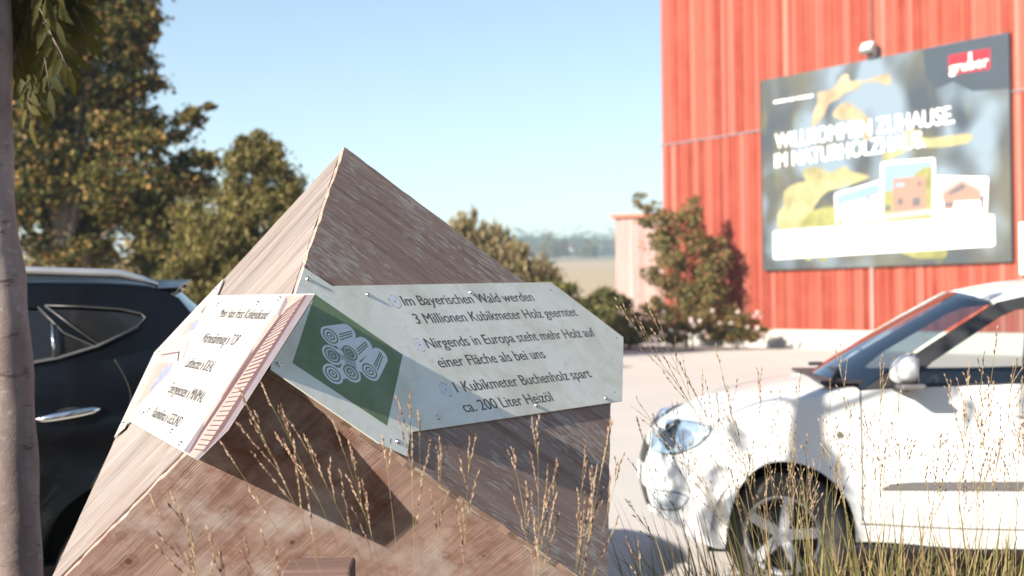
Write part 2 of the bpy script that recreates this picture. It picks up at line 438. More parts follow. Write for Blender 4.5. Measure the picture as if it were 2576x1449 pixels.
for l in (((525,495),(612,472)), ((527,512),(616,487)), ((533,532),(618,503)), ((643,598),(708,545)), ((652,614),(718,556)), ((658,634),(722,570)),
          ((765,708),(808,615)), ((775,720),(816,625)), ((788,742),(825,640))):
    addicon(stroke(rc(*l[0]), rc(*l[1]), 0.0032), [(0, 1, 2, 3)], 6)
cube_mesh('log_pictogram_lines', icon_v, icon_f, M['sign_green'], sr, rorg)

def on_face_text(s, start, end, cap_h, bold):
    """2D points in face coordinates: baseline from start to end"""
    v, f = text2d(s, bold); wdt = max(p[0] for p in v)
    d = Vector((end[0]-start[0], end[1]-start[1])); L = d.length; d.normalize()
    return v, f, wdt, d, L
lines_r = [("Im Bayerischen Wald werden", (978, 297), (1872, 263), (962, 228)),
           ("3 Millionen Kubikmeter Holz geerntet", (1062, 421), (2170, 366), (1045, 353)),
           ("Nirgends in Europa steht mehr Holz auf", (1140, 590), (2292, 506), (1125, 521)),
           ("einer Fläche als bei uns", (1222, 722), (1950, 655), None),
           ("1 Kubikmeter Buchenholz spart", (1340, 893), (2265, 788), (1322, 824)),
           ("ca. 200 Liter Heizöl", (1395, 1030), (2003, 950), None)]
caps = []
for s, p, q, t in lines_r:
    if t: caps.append(math.dist(rc(*p), rc(*t)))
CAP = sum(caps) / len(caps)
for s, p, q, t in lines_r:
    st, en = rc(*p), rc(*q)
    v, f, wdt, d, L = on_face_text(s, st, en, CAP, 0.016)
    up = Vector((d.y, -d.x)) if d.y > 0 else Vector((-d.y, d.x))      # towards +a, -b
    k = L / wdt
    v2 = [(st[0] + d.x * x * k + up.x * y * CAP, st[1] + d.y * x * k + up.y * y * CAP) for x, y in v]
    o = spread_layers(rflat('lettering', v2, f, M['print_dark'], 1), 2, 0.00003); o['label'] = 'line of brown lettering reading ' + s
# worn round patches and holes
def blob(c, r, n=22, j=0.1, seed=1):
    q = random.Random(seed); return [(c[0] + r*(1+q.uniform(-j, j))*math.cos(2*math.pi*k/n), c[1] + r*(1+q.uniform(-j, j))*math.sin(2*math.pi*k/n)) for k in range(n)]
for i, p in enumerate(((910, 268), (1080, 566), (1257, 873))):
    c = rc(*p)
    b0 = blob(c, 0.0207, j=0.09, seed=i); rflat('rust_ring', b0, [tuple(range(len(b0)))], M['patch_rim'], 0.4)
    b1 = blob(c, 0.0195, j=0.07, seed=i + 9); rflat('bare_patch', b1, [tuple(range(len(b1)))], M['patch'], 1.0)
    b2 = circ(c, 0.0024, 10); rflat('drill_hole', b2, [tuple(range(10))], M['hole'], 1.6)
for p in ((1980, 190), (2432, 518), (2420, 890)):
    b2 = circ(rc(*p), 0.0026, 10); rflat('drill_hole', b2, [tuple(range(10))], M['hole'], 1.2)
def screw(parent, org, pos, nrm_axis, base, r=0.0062):
    """domed screw with a washer on a face; nrm_axis 2: right face, 1: left face"""
    m = MB(); n = 16
    prof = [(r*1.25, 0), (r*1.25, 0.0012), (r*0.95, 0.0016), (r*0.92, 0.0032), (r*0.75, 0.0047), (r*0.35, 0.0054), (r*0.33, 0.0038), (0.0002, 0.0036)]
    rings = []
    for rr, h in prof:
        for k in range(n):
            ca, sa = rr*math.cos(2*math.pi*k/n), rr*math.sin(2*math.pi*k/n)
            m.v.append(Vector((pos[0]+ca, pos[1]+sa, -(base+h))) if nrm_axis == 2 else Vector((pos[0]+ca, -(base+h), pos[1]+sa)))
    for i in range(len(prof)-1):
        for k in range(n): m.f.append((i*n+k, i*n+(k+1) % n, (i+1)*n+(k+1) % n, (i+1)*n+k))
    return cube_mesh('screw', m.v, m.f, M['steel'], parent, org, True)
for p in ((312, 114), (724, 221), (1432, 207), (110, 700), (930, 1231), (1210, 1067), (1882, 982), (2360, 932)):
    screw(sr, rorg, rc(*p), 2, RO + RT)

# ---- left board
LO = 0.004; LT = 0.004
lorg = (-0.1, 0.0, 0.24)
sl = thing('info_board', 'white board with black lettering and striped facade photo overhanging the pale face of the cube', 'sign', mat=frame(*lorg))
def lflat(name, v2, f, mat, lay):
    return cube_mesh(name, [(a, -(LO + LT + 0.0001 + lay * 0.0001), c) for a, c in v2], f, mat, sl, lorg)
def lc(x, y): return to_al(*Z1(x, y), LO + LT)
ol = [to_al(px, py, LO) for px, py in ((565, 703), (548, 745), (795, 741), (572.5, 1085), (497, 1158), (328, 1062), (290, 1102), (391, 888))]
v, f = prism([Vector((a, -LO, c)) for a, c in ol], Vector((0, -LT, 0)))
o = cube_mesh('board', v, f, M['white_board'], sl, lorg)
v, f = prism([Vector((a + (0.0), -LO + 0.0006, c)) for a, c in ol], Vector((0, -0.0026 + 0.002, 0)))
# dark core visible along the cut edge: a slightly proud ring
for i in range(2, 5):
    edge = MB()
    p, q = ol[i], ol[i + 1]
    d = Vector((q[0]-p[0], q[1]-p[1])).normalized(); nn = Vector((d.y, -d.x))
    mid = Vector((sum(t[0] for t in ol)/len(ol), sum(t[1] for t in ol)/len(ol)))
    if nn.dot(Vector(p) - mid) < 0: nn = -nn
    e = nn * 0.0006
    edge.add([(p[0]+e.x, -LO, p[1]+e.y), (q[0]+e.x, -LO, q[1]+e.y), (q[0]+e.x, -LO-LT*0.72, q[1]+e.y), (p[0]+e.x, -LO-LT*0.72, p[1]+e.y)], [(0, 1, 2, 3)])
    cube_mesh('board_edge', edge.v, edge.f, M['dark_edge'], sl, lorg)
M['print_pink'] = plain('print_pale_timber', (0.30, 0.225, 0.20), 0.45, var=0.1, scale=25)
M['print_mauve'] = plain('print_mauve', (0.15, 0.125, 0.145), 0.45, var=0.12, scale=20)
M['print_red'] = plain('print_brown_red', (0.085, 0.038, 0.038), 0.45, var=0.15, scale=30)
M['print_glass'] = plain('print_window_blue', (0.20, 0.21, 0.30), 0.4, var=0.25, scale=50)
M['print_cream'] = plain('print_cream', (0.34, 0.285, 0.26), 0.45, var=0.05, scale=12)
def lpoly(name, pts, mat, lay): 
    p = [lc(*q) for q in pts]; return lflat(name, p, [tuple(range(len(p)))], mat, lay)
lpoly('facade_photo', ((1440, 68), (1675, 56), (965, 1165), (716, 1412), (600, 1335)), M['print_pink'], 0)
lpoly('facade_photo', ((1610, 62), (1672, 59), (960, 1165), (716, 1408), (690, 1395), (930, 1140)), M['print_mauve'], 1)
lpoly('facade_photo', ((1588, 62), (1612, 62), (935, 1140), (775, 1345), (760, 1340), (905, 1120)), M['print_red'], 1.5)
lpoly('facade_photo', ((1440, 68), (1450, 120), (1385, 235), (1365, 225)), M['print_mauve'], 1)
lpoly('facade_photo', ((1385, 230), (1420, 212), (1180, 560), (760, 1180), (670, 1330), (640, 1350), (735, 1180), (1110, 600)), M['print_red'], 2)
lpoly('facade_photo', ((770, 1090), (755, 1175), (650, 1360), (600, 1335)), M['print_mauve'], 1.2)
st = MB()
for i in range(34):                        # boarding between the two beams, fanning with the perspective of the printed photo
    t = (i / 33) ** 1.15
    p = (1430 - 740 * t, 190 + 1130 * t); q = (1575 - 790 * t, 80 + 1250 * t + 20 * math.sin(t * 3))
    p2, q2 = lc(*p), lc(*q); s4 = stroke(p2, q2, 0.0045 if t < 0.55 else 0.0028)
    n0 = len(st.v); st.v += [Vector((a, -(LO + LT + 0.0001 + 0.00022), c)) for a, c in s4]; st.f.append((n0, n0+1, n0+2, n0+3))
for i in range(26):
    t = i / 25; p = (1180 - 260*t, 480 + 420*t); q = (1215 - 275*t, 465 + 400*t)
    s4 = stroke(lc(1170 - 250*t, 490 + 385*t), lc(1130 - 215*t + 0, 600 + 310*t), 0.0022)
    n0 = len(st.v); st.v += [Vector((a, -(LO + LT + 0.0001 + 0.00012), c)) for a, c in s4]; st.f.append((n0, n0+1, n0+2, n0+3))
cube_mesh('facade_photo_lines', st.v, st.f, M['print_red'], sl, lorg)
# printed house photo along the other edge
lpoly('house_photo', ((870, 25), (860, 80), (195, 1000), (120, 1150), (60, 1200), (390, 530)), M['print_cream'], 0)
lpoly('house_photo', ((795, 135), (750, 215), (745, 200), (770, 165)), M['print_red'], 1)
lpoly('house_photo', ((655, 280), (740, 255), (690, 345), (580, 392)), M['print_pink'], 1)
lpoly('house_photo', ((672, 290), (730, 262), (690, 340), (645, 360)), M['print_glass'], 2)
lpoly('house_photo', ((385, 620), (518, 605), (500, 680), (300, 890), (200, 990), (255, 890)), M['print_pink'], 1)
lpoly('house_photo', ((455, 640), (500, 622), (495, 678), (320, 862), (345, 800)), M['print_glass'], 2)
lpoly('house_photo', ((415, 548), (572, 520), (560, 600), (548, 600), (555, 535), (420, 556)), M['print_red'], 2)
lpoly('house_photo', ((590, 560), (640, 420), (655, 440), (600, 590)), M['print_pink'], 1)
lines_l = [("Mein Haus frisst Kohlendioxid", (880, 242), (1265, 262), (908, 165)),
           ("Wärmedämmung » TOP", (735, 448), (1020, 474), (770, 362)),
           ("Luftfeuchte » IDEAL", (606, 648), (822, 690), (640, 560)),
           ("Energiekosten » MINIMAL", (470, 855), (742, 942), (515, 765)),
           ("Raumklima » GESUND", (335, 1050), (552, 1142), (375, 965))]
for s, p, q, t in lines_l:
    st_, en, tp_ = lc(*p), lc(*q), lc(*t)
    v, f = text2d(s, 0.03); wdt = max(x for x, y in v)
    d = Vector((en[0]-st_[0], en[1]-st_[1])); uu = Vector((tp_[0]-st_[0], tp_[1]-st_[1])); dn = d.normalized()
    perp = uu - dn * uu.dot(dn)
    v2 = [(st_[0] + d.x*x/wdt + perp.x*y, st_[1] + d.y*x/wdt + perp.y*y) for x, y in v]
    o = spread_layers(lflat('lettering', v2, f, M['print_black'], 3), 1, 0.00003); o['label'] = 'line of black lettering reading ' + s.replace('»', '-')
for x, y in ((862, 25), (1385, 93), (1208, 130), (397, 533), (108, 1115), (272, 1030), (505, 1172), (578, 1275), (883, 140), (320, 1005)):
    screw(sl, lorg, lc(x, y), 1, LO + LT, 0.0058)
for i, (x, y) in enumerate(((862, 210), (722, 405), (590, 600), (455, 805), (320, 1000))):
    rv, rf = ring(lc(x, y), 0.021, 0.0195, 24); lflat('round_patch', rv, rf, M['patch_rim'], 2)

# ================================================================== ground, fields, hills
def asphalt():
    t = NT('asphalt'); co = t.co()
    n1 = t.noise(co, 0.35, 4, 0.6); n2 = t.noise(co, 60, 3, 0.7); n3 = t.noise(t.map(co, (0.5, 2.5, 1)), 1.2, 4)
    c = t.ramp(n1, [(0.3, (0.42, 0.39, 0.365)), (0.7, (0.50, 0.465, 0.44))])
    c = t.mix(t.ramp(n2, [(0.40, 0.0), (0.66, 0.6)]), c, (0.32, 0.295, 0.275))
    c = t.mix(t.ramp(n3, [(0.5, 0.0), (0.75, 0.25)]), c, (0.54, 0.50, 0.46))
    t.bump(n2, 0.35, 0.01); return t.fin(c, 0.9)
M['asphalt'] = asphalt()
def field_mat():
    t = NT('fields'); co = t.co()
    y = t.n('SeparateXYZ', {0: t.map(co, (1, 1, 1))}).outputs[1]
    n = t.noise(t.map(co, (0.02, 0.05, 1)), 1, 4, 0.6); n2 = t.noise(co, 0.8, 5, 0.7)
    c = t.ramp(t.math('ADD', t.math('MULTIPLY', y, 0.0007), t.math('MULTIPLY', n, 0.02)),
               [(0.06, (0.20, 0.18, 0.07)), (0.10, (0.36, 0.27, 0.17)), (0.40, (0.36, 0.28, 0.18)), (0.415, (0.12, 0.135, 0.07)), (0.47, (0.12, 0.135, 0.07)), (0.49, (0.38, 0.31, 0.21)), (0.8, (0.34, 0.31, 0.19))])
    c = t.mix(t.ramp(n2, [(0.4, 0.0), (0.7, 0.35)]), c, (0.18, 0.15, 0.07))
    return t.fin(c, 0.95)
M['field'] = field_mat()
# car park: one flat sheet; beyond it the land rises gently to the hills
tag(mesh('car_park', [(-90, -25, 0), (90, -25, 0), (90, 64, 0), (-90, 64, 0)], [(0, 1, 2, 3)], M['asphalt']), kind='structure')
def land(y):
    if y < 64: return -0.12
    t = (y - 64)
    return -0.12 + 0.034 * max(0, t - 10) * min(1, t / 120)
nx, ny = 40, 60; gv = []; gf = []
ys = [58 + (2600 - 58) * (i / ny) ** 1.9 for i in range(ny + 1)]
for y in ys:
    for i in range(nx + 1):
        x = (i / nx - 0.5) * (400 + y * 2.4)
        yy = min(y, 1100)
        gv.append((x, y, land(yy) + 0.5 * math.sin(x * 0.013 + y * 0.01) * min(1, max(0, y - 90) / 200)))
for j in range(ny):
    for i in range(nx): gf.append((j*(nx+1)+i, j*(nx+1)+i+1, (j+1)*(nx+1)+i+1, (j+1)*(nx+1)+i))
tag(mesh('fields', gv, gf, M['field'], smooth=True), kind='structure')
M['soil'] = plain('planting_soil', (0.045, 0.036, 0.026), 0.95, var=0.4, scale=14)
def sheet(name, pts, z, mat): return tag(mesh(name, [(x, y, z) for x, y in pts], [tuple(range(len(pts)))], mat), kind='structure')
sheet('planting_bed', [(-12, -7), (6.5, -7), (6.5, 5.3), (2.2, 5.3), (1.0, 5.0), (-12, 5.0)], 0.004, M['soil'])
M['kerb'] = plain('kerb_stone', (0.36, 0.34, 0.32), 0.85, var=0.15, scale=20)
tag(MB().box((-12, 5.0, 0), (1.02, 5.1, 0.11)).box((2.2, 5.3, 0), (6.5, 5.4, 0.11)).box((1.02, 5.0, 0), (2.2, 5.1, 0.11)).build('kerb', M['kerb']), kind='structure')

# far wooded ridge
M['far_wood'] = leaf_mat('far_wood', [(0.022, 0.045, 0.022), (0.05, 0.075, 0.03), (0.035, 0.06, 0.03)], 0.1)
def np_mesh(name, v, f, mat, parent=None):
    me = bpy.data.meshes.new(name); v = np.asarray(v, np.float32).reshape(-1, 3); f = np.asarray(f, np.int32)
    k = f.shape[1]
    me.vertices.add(len(v)); me.vertices.foreach_set('co', v.ravel())
    me.loops.add(f.size); me.loops.foreach_set('vertex_index', f.ravel())
    me.polygons.add(len(f)); me.polygons.foreach_set('loop_start', np.arange(0, f.size, k, dtype=np.int32))
    me.polygons.foreach_set('loop_total', np.full(len(f), k, np.int32))
    me.update(calc_edges=True)
    if mat: me.materials.append(mat)
    o = bpy.data.objects.new(name, me); COL.objects.link(o)
    if parent: o.parent = parent
    return o
def leaf_cloud(centres, n, size, seed, aspect=0.6, droop=0.0, up=0.35, fold=0.18, shell=0.5):
    """leaf shaped faces scattered in blobs: centres = [(point, radii(3), weight)] -> verts, quads (two per leaf)"""
    g = np.random.default_rng(seed)
    w = np.array([c[2] for c in centres], float); w /= w.sum()
    idx = g.choice(len(centres), n, p=w)
    cen = np.array([tuple(c[0]) for c in centres])[idx]; rad = np.array([tuple(c[1]) for c in centres])[idx]
    d = g.normal(size=(n, 3)); d /= np.linalg.norm(d, axis=1)[:, None]
    r = np.where(g.random(n) < shell, g.uniform(0.5, 1.2, n), g.random(n) ** (1 / 2.4) * 1.05)
    r = np.where(g.random(n) < 0.22, g.uniform(0.9, 2.1, n), r)
    p = cen + d * rad * r[:, None]
    ax = g.normal(size=(n, 3)); ax[:, 2] -= droop; ax /= np.linalg.norm(ax, axis=1)[:, None]
    nm = g.normal(size=(n, 3)) * 0.8 + d * 0.7; nm[:, 2] += up
    nm -= ax * (nm * ax).sum(1)[:, None]; nm /= np.linalg.norm(nm, axis=1)[:, None]
    sd = np.cross(ax, nm)
    s = (size * g.uniform(0.6, 1.35, n))[:, None]
    a = p - ax * s * 0.5; b = p + sd * s * aspect * 0.5 + nm * s * fold; c = p + ax * s * 0.5; e = p - sd * s * aspect * 0.5 + nm * s * fold
    v = np.stack([a, b, c, e], 1).reshape(-1, 3)
    q = np.arange(n)[:, None] * 4
    f = np.concatenate([q + np.array([[0, 1, 2]]), q + np.array([[0, 2, 3]])], 1).reshape(-1, 3)
    return v, f
M['bark'] = plain('bark', (0.13, 0.10, 0.08), 0.9, var=0.35, scale=12)

def limbs(m, base, top, r0, targets, seed, wob=0.12):
    """trunk from base to top, limbs from it to the targets"""
    q = random.Random(seed); base = Vector(base); top = Vector(top)
    trunk = [base.lerp(top, t) + Vector((q.uniform(-1, 1), q.uniform(-1, 1), 0)) * wob * (t * (1 - t) * 2) for t in np.linspace(0, 1, 9)]
    m.tube(trunk, [r0 * (1.25 if i == 0 else 1 - 0.085 * i) for i in range(9)], 9)
    for tg in targets:
        tg = Vector(tg); k = q.uniform(0.3, 0.85); i = int(k * 8); s = trunk[i]
        mid = s.lerp(tg, 0.5) + Vector((q.uniform(-.1, .1), q.uniform(-.1, .1), 0.12)) * (tg - s).length
        pts = smooth_curve([s, s.lerp(mid, 0.5) + Vector((0, 0, 0.02)), mid, tg], 4)
        r1 = r0 * (0.5 - 0.3 * k)
        m.tube(pts, [max(0.006, r1 * (1 - j / (len(pts)))) for j in range(len(pts))], 5)

def tree(name, label, cat, base, blobs, n, leaf, mat, seed, r0=0.15, trunk_to=None, group=None, bark=None, **kw):
    base = Vector(base)
    t = thing(name, label, cat, base, group=group)
    cl = [(Vector(c) - base, r, w) for c, r, w in blobs]
    q = random.Random(seed); cc = []
    for c, r, w in cl:                    # break each mass into uneven clumps
        k = kw.get('clumps', 9)
        for _ in range(k):
            d = Vector((q.gauss(0, 1), q.gauss(0, 1), q.gauss(0, 1))).normalized() * (q.random() ** 0.4)
            f = q.uniform(0.22, 0.5)*kw.get('spread', 1.0)
            cc.append((c + Vector((d.x*r[0], d.y*r[1], d.z*r[2])), (r[0]*f, r[1]*f, r[2]*f*0.8), w * f * f))
    lk = {k: v for k, v in kw.items() if k in ('aspect', 'droop', 'up', 'fold', 'shell')}
    v, f = leaf_cloud(cc, n, leaf, seed, **lk)
    np_mesh('crown', v, f, mat, t)
    top = trunk_to if trunk_to is not None else max((c for c, r, w in cl), key=lambda c: c.z)
    m = MB(); limbs(m, (0, 0, -0.05), Vector(top), r0, [c for c, r, w in cl if r[0] > .33] if kw.get('limbs', True) else [], seed)
    m.build('trunk', bark or M['bark'], t, True)
    return t

# ---- trees at the left, beyond the parked car
M['maple_leaf'] = leaf_mat('maple_leaf', [(0.014, 0.024, 0.010), (0.028, 0.040, 0.013), (0.055, 0.062, 0.018), (0.11, 0.105, 0.028), (0.20, 0.14, 0.04), (0.34, 0.19, 0.08)], 0.3)
M['dark_leaf'] = leaf_mat('dark_leaf', [(0.012, 0.02, 0.008), (0.03, 0.042, 0.014), (0.06, 0.065, 0.02), (0.09, 0.08, 0.03)], 0.25)
M['olive_leaf'] = leaf_mat('olive_leaf', [(0.04, 0.05, 0.016), (0.12, 0.11, 0.035), (0.22, 0.18, 0.065), (0.28, 0.22, 0.10)], 0.3)
def blob_px(px, py, rpx, depth, flat=0.8, w=None, dd=0.0):
    c = at(px, py, depth + dd); r = rpx * depth / F
    return (c, (r, r * 1.1, r * flat), w if w else r * r)
D1 = 30.0
mb = [blob_px(*p) for p in (
    (160, 560, 130, D1), (330, 540, 120, D1), (60, 480, 120, D1, .8, None, .5), (440, 430, 85, D1, .6), (300, 400, 125, D1, .8, None, -.6), (130, 360, 150, D1),
    (250, 260, 120, D1, .8, None, .6), (380, 330, 75, D1, .7), (100, 190, 140, D1, .8, None, -.5), (250, 110, 110, D1), (350, 60, 50, D1), (330, 150, 55, D1),
    (475, 300, 42, D1, .6), (525, 268, 18, D1, .6), (380, 75, 22, D1, .7), (380, 205, 34, D1, .7), (480, 480, 70, D1, .7), (200, 640, 70, D1, .6), (420, 600, 70, D1, .7), (520, 400, 40, D1, .6),
    (60, 20, 130, D1), (230, -30, 110, D1), (180, 80, 100, D1, .9, None, .4), (290, 190, 90, D1), (345, 110, 45, D1, .8), (300, 20, 80, D1), (-60, 300, 150, D1), (-80, 520, 140, D1), (100, -150, 150, D1, .8, None, .6), (300, -60, 60, D1))]
b0 = on_ground(150, 1050); b0 = Vector((at(150, 500, D1).x, at(150, 500, D1).y, 0))
tree('maple_tree', 'large maple with bronze and dark green autumn leaves, behind the dark parked car', 'tree', b0, mb, 74000, 0.125, M['maple_leaf'], 11, 0.30,
     trunk_to=Vector((0.2, 0, 7.0)), clumps=14, aspect=0.75, shell=0.6, spread=1.1)
D2 = 26.5
b2 = [blob_px(*p) for p in ((640, 420, 55, D2, 1.1), (600, 500, 70, D2), (680, 480, 70, D2, 1.1), (640, 370, 38, D2, 1.2), (720, 560, 75, D2), (600, 610, 90, D2), (690, 650, 90, D2), (560, 690, 90, D2), (760, 640, 55, D2, 1.2), (585, 430, 40, D2, 1.2), (690, 400, 24, D2, 1.5), (735, 450, 9, D2, 3.2), (760, 470, 9, D2, 3.2), (790, 500, 8, D2, 3.4), (610, 380, 20, D2, 1.4), (655, 345, 16, D2, 1.4), (690, 365, 12, D2, 1.6), (770, 560, 30, D2, 2), (520, 600, 70, D2), (470, 680, 80, D2), (560, 560, 90, D2))]
p = at(640, 560, D2)
tree('hedge_tree', 'upright olive green tree standing between the bronze maple and the cube', 'tree', (p.x, p.y, 0), b2, 36000, 0.13, M['olive_leaf'], 5, 0.14,
     trunk_to=Vector((0, 0, 4.3)), clumps=12, droop=-1.2, aspect=0.3)
D3 = 31.5
b3 = [blob_px(*p) for p in ((420, 690, 90, D3), (520, 740, 90, D3), (620, 760, 90, D3), (690, 700, 80, D3), (560, 660, 80, D3), (660, 800, 90, D3), (760, 760, 80, D3))]
p = at(560, 700, D3)
tree('dark_shrub', 'dense dark shrub in the shade below the olive green tree', 'shrub', (p.x, p.y, 0), b3, 15000, 0.18, M['dark_leaf'], 6, 0.07, trunk_to=Vector((0, 0, 1.6)), clumps=8)
D4 = 38.0
for k, (px, lab) in enumerate(((140, 'straw coloured shrub showing under the maple by the trunk of the ash'), (330, 'straw coloured shrub under the middle of the maple crown'))):
    bb = [blob_px(px - 70, 660, 60, D4), blob_px(px + 10, 645, 60, D4), blob_px(px + 70, 670, 55, D4), blob_px(px, 720, 90, D4)]
    p = at(px, 700, D4)
    M['straw_leaf'] = M.get('straw_leaf') or leaf_mat('straw_leaf', [(0.11, 0.11, 0.045), (0.26, 0.21, 0.11), (0.40, 0.32, 0.18), (0.44, 0.36, 0.22)], 0.3)
    tree('straw_shrub', lab, 'shrub', (p.x, p.y, 0), bb, 4500, 0.22, M['straw_leaf'], 21 + k, 0.05, trunk_to=Vector((0, 0, 1.3)), clumps=7, droop=-0.8, aspect=0.35)

# ---- shrubs right of the cube
D5 = 46.0
bb = [blob_px(*p) for p in ((1165, 608, 38, D5, 1.3), (1225, 628, 40, D5, 1.3), (1275, 655, 42, D5, 1.3), (1335, 690, 40, D5, 1.2), (1385, 715, 34, D5, 1.2), (1150, 650, 80, D5), (1250, 700, 90, D5), (1350, 740, 80, D5), (1185, 575, 16, D5, 2.4), (1255, 605, 14, D5, 2.4), (1110, 625, 45, D5), (1050, 660, 70, D5), (1150, 780, 110, D5), (1300, 790, 90, D5), (1215, 575, 9, D5, 3.2), (1160, 560, 8, D5, 3.4), (1190, 545, 6, D5, 4.5), (1238, 575, 6, D5, 4.2), (1275, 605, 7, D5, 3.6), (1300, 620, 7, D5, 3.4), (1325, 635, 7, D5, 3.2), (1365, 660, 8, D5, 3), (1140, 575, 7, D5, 3.5))]
p = at(1230, 700, D5)
tree('willow_shrub', 'tall straw coloured willow shrub rising behind the right edge of the cube', 'shrub', (p.x, p.y, 0), bb, 34000, 0.30, M['straw_leaf'], 31, 0.08, trunk_to=Vector((0, 0, 3.2)), clumps=12, droop=-1.8, aspect=0.16)
D6 = 43.0
M['green_leaf'] = leaf_mat('green_leaf', [(0.03, 0.045, 0.014), (0.07, 0.09, 0.03), (0.16, 0.15, 0.05), (0.26, 0.21, 0.08)], 0.3)
for k, (px, py, r, lab) in enumerate(((1400, 760, 62, 'round dark green bush just above the sloping corner of the lettered board'), (1515, 790, 76, 'broad dark green bush in front of the pale wooden shed'))):
    bb = [blob_px(px, py, r, D6), blob_px(px - r*.7, py + 25, r*.7, D6), blob_px(px + r*.75, py + 22, r*.6, D6), blob_px(px + 8, py - r*.45, r*.6, D6), blob_px(px, py + 55, r, D6)]
    p = at(px, py, D6)
    tree('green_bush', lab, 'bush', (p.x, p.y, 0), bb, 11000, 0.14, M['green_leaf'], 41 + k, 0.05, trunk_to=Vector((0, 0, 0.9)), clumps=9)
# row of trees behind the photographer (the cars' polished sides mirror it)
for k, hx in enumerate((-17, -11, -5, 1, 7, 13)):
    bb = [(Vector((hx, -15, 4.6)), (3.6, 2.2, 3.4), 1.0), (Vector((hx + 1, -15, 1.9)), (3.2, 1.8, 1.6), .6)]
    lab = ('tree out of view behind the photographer, first of the row from the left', 'tree out of view behind the photographer, mirrored in the dark blue car', 'tree out of view behind the photographer, third of the row', 'tree out of view straight behind the photographer', 'tree out of view behind the photographer, mirrored in the white car', 'tree out of view behind the photographer, last of the row on the right')[k]
    tree('row_tree', lab, 'tree', (hx, -15, 0), bb, 4200, 0.42, M['dark_leaf'], 300 + k, 0.16, trunk_to=Vector((0, 0, 6)), clumps=12, limbs=False, group='trees in a row behind the photographer')

# ================================================================== red timber building with its billboard
_wl = at(1673, 700, 47.2); _wd = Vector((4.9, -7.6, 0)).normalized()      # far corner; direction along the wall towards us
WN = Vector((-_wd.y, _wd.x, 0)) * -1.0
if WN.y > 0: WN = -WN                                                     # faces the camera
_w0 = Vector((_wl.x, _wl.y, 0))
def wallpt(px, py, off=0.0): return on_plane(px, py, _w0 + WN * off, WN)
def wl(p): 
    d = p - _w0; return (d.dot(_wd), d.z)
WM = Matrix(((_wd.x, -WN.x, 0, _w0.x), (_wd.y, -WN.y, 0, _w0.y), (0, 0, 1, 0), (0, 0, 0, 1)))   # local x along the wall, y into the building
barn = thing('timber_hall', 'tall hall clad in red painted vertical boards above a white plinth', 'building', mat=WM)
def red_boards():
    t = NT('red_painted_boards'); co = t.co(); g = t.n('NewGeometry').outputs['Random Per Island']
    n = t.noise(t.map(co, (9, 9, 0.5)), 1, 5, 0.65); n2 = t.noise(co, 1.2, 4); n3 = t.noise(t.map(co, (3, 3, 1.2)), 3, 4, 0.7)
    c = t.ramp(g, [(0.0, (0.18, 0.027, 0.018)), (0.3, (0.245, 0.046, 0.031)), (0.7, (0.29, 0.072, 0.05)), (0.92, (0.32, 0.095, 0.073)), (1.0, (0.36, 0.16, 0.13))])
    c = t.mix(t.ramp(n, [(0.48, 0.0), (0.75, 0.35)]), c, (0.32, 0.10, 0.075))
    c = t.mix(t.ramp(n3, [(0.6, 0.0), (0.72, 0.5)]), c, (0.20, 0.022, 0.016))
    c = t.mix(t.ramp(n2, [(0.35, 0.0), (0.7, 0.35)]), c, (0.33, 0.10, 0.07))
    return t.fin(c, 0.95, **{'Specular_IOR_Level': 0.15})
M['red_boards'] = red_boards()
M['plinth'] = plain('white_plinth', (0.42, 0.40, 0.375), 0.85, var=0.06, scale=3)
M['flashing'] = plain('grey_flashing', (0.17, 0.13, 0.145), 0.6, 0.0)
PL = wl(wallpt(1950, 828))[1]; LENW = 30.0; HW = 15.0
zl = wl(wallpt(1800, 346))[1]
q = random.Random(3)
bd = MB(); x = 0.0
while x < LENW:
    w = q.choice([0.08, 0.11, 0.14, 0.17, 0.2]); d = q.choice([0.0, 0.006, 0.012, 0.02])
    for z0, z1 in ((PL, zl - 0.03), (zl + 0.03, HW)):
        bd.box((x + 0.008, -0.03 - d, z0), (min(LENW, x + w) - 0.008, 0.0, z1))
    x += w
bd.build('board_cladding', M['red_boards'], barn)
MB().box((0.0, 0.004, 0.0), (LENW, 13, HW - 0.1)).build('wall', plain('hall_wall', (0.10, 0.018, 0.012), 0.85), barn)
MB().box((-0.05, -0.14, 0.0), (LENW, -0.004, PL - 0.004)).build('plinth', M['plinth'], barn)
MB().box((-0.02, -0.075, zl - 0.028), (LENW, -0.002, zl + 0.028)).build('flashing_strip', M['flashing'], barn)
rf = MB(); rf.box((-0.8, -0.8, HW), (LENW + .8, 13.8, HW + 0.3)); rf.build('roof', M['flashing'], barn)
pq = wl(wallpt(2200, 750)); MB().box((pq[0] - 0.06, -0.11, PL), (pq[0] + 0.06, -0.062, wl(wallpt(2200, 672))[1])).build('corner_batten', plain('pale_batten', (0.36, 0.19, 0.165), 0.7), barn)
pq = wl(wallpt(2196, 50)); m = MB(); m.tube([(pq[0], -0.09, wl(wallpt(2196, 118))[1]), (pq[0], -0.09, HW)], 0.028, 8); m.build('cable_conduit', plain('conduit', (0.22, 0.09, 0.08), 0.5), barn)

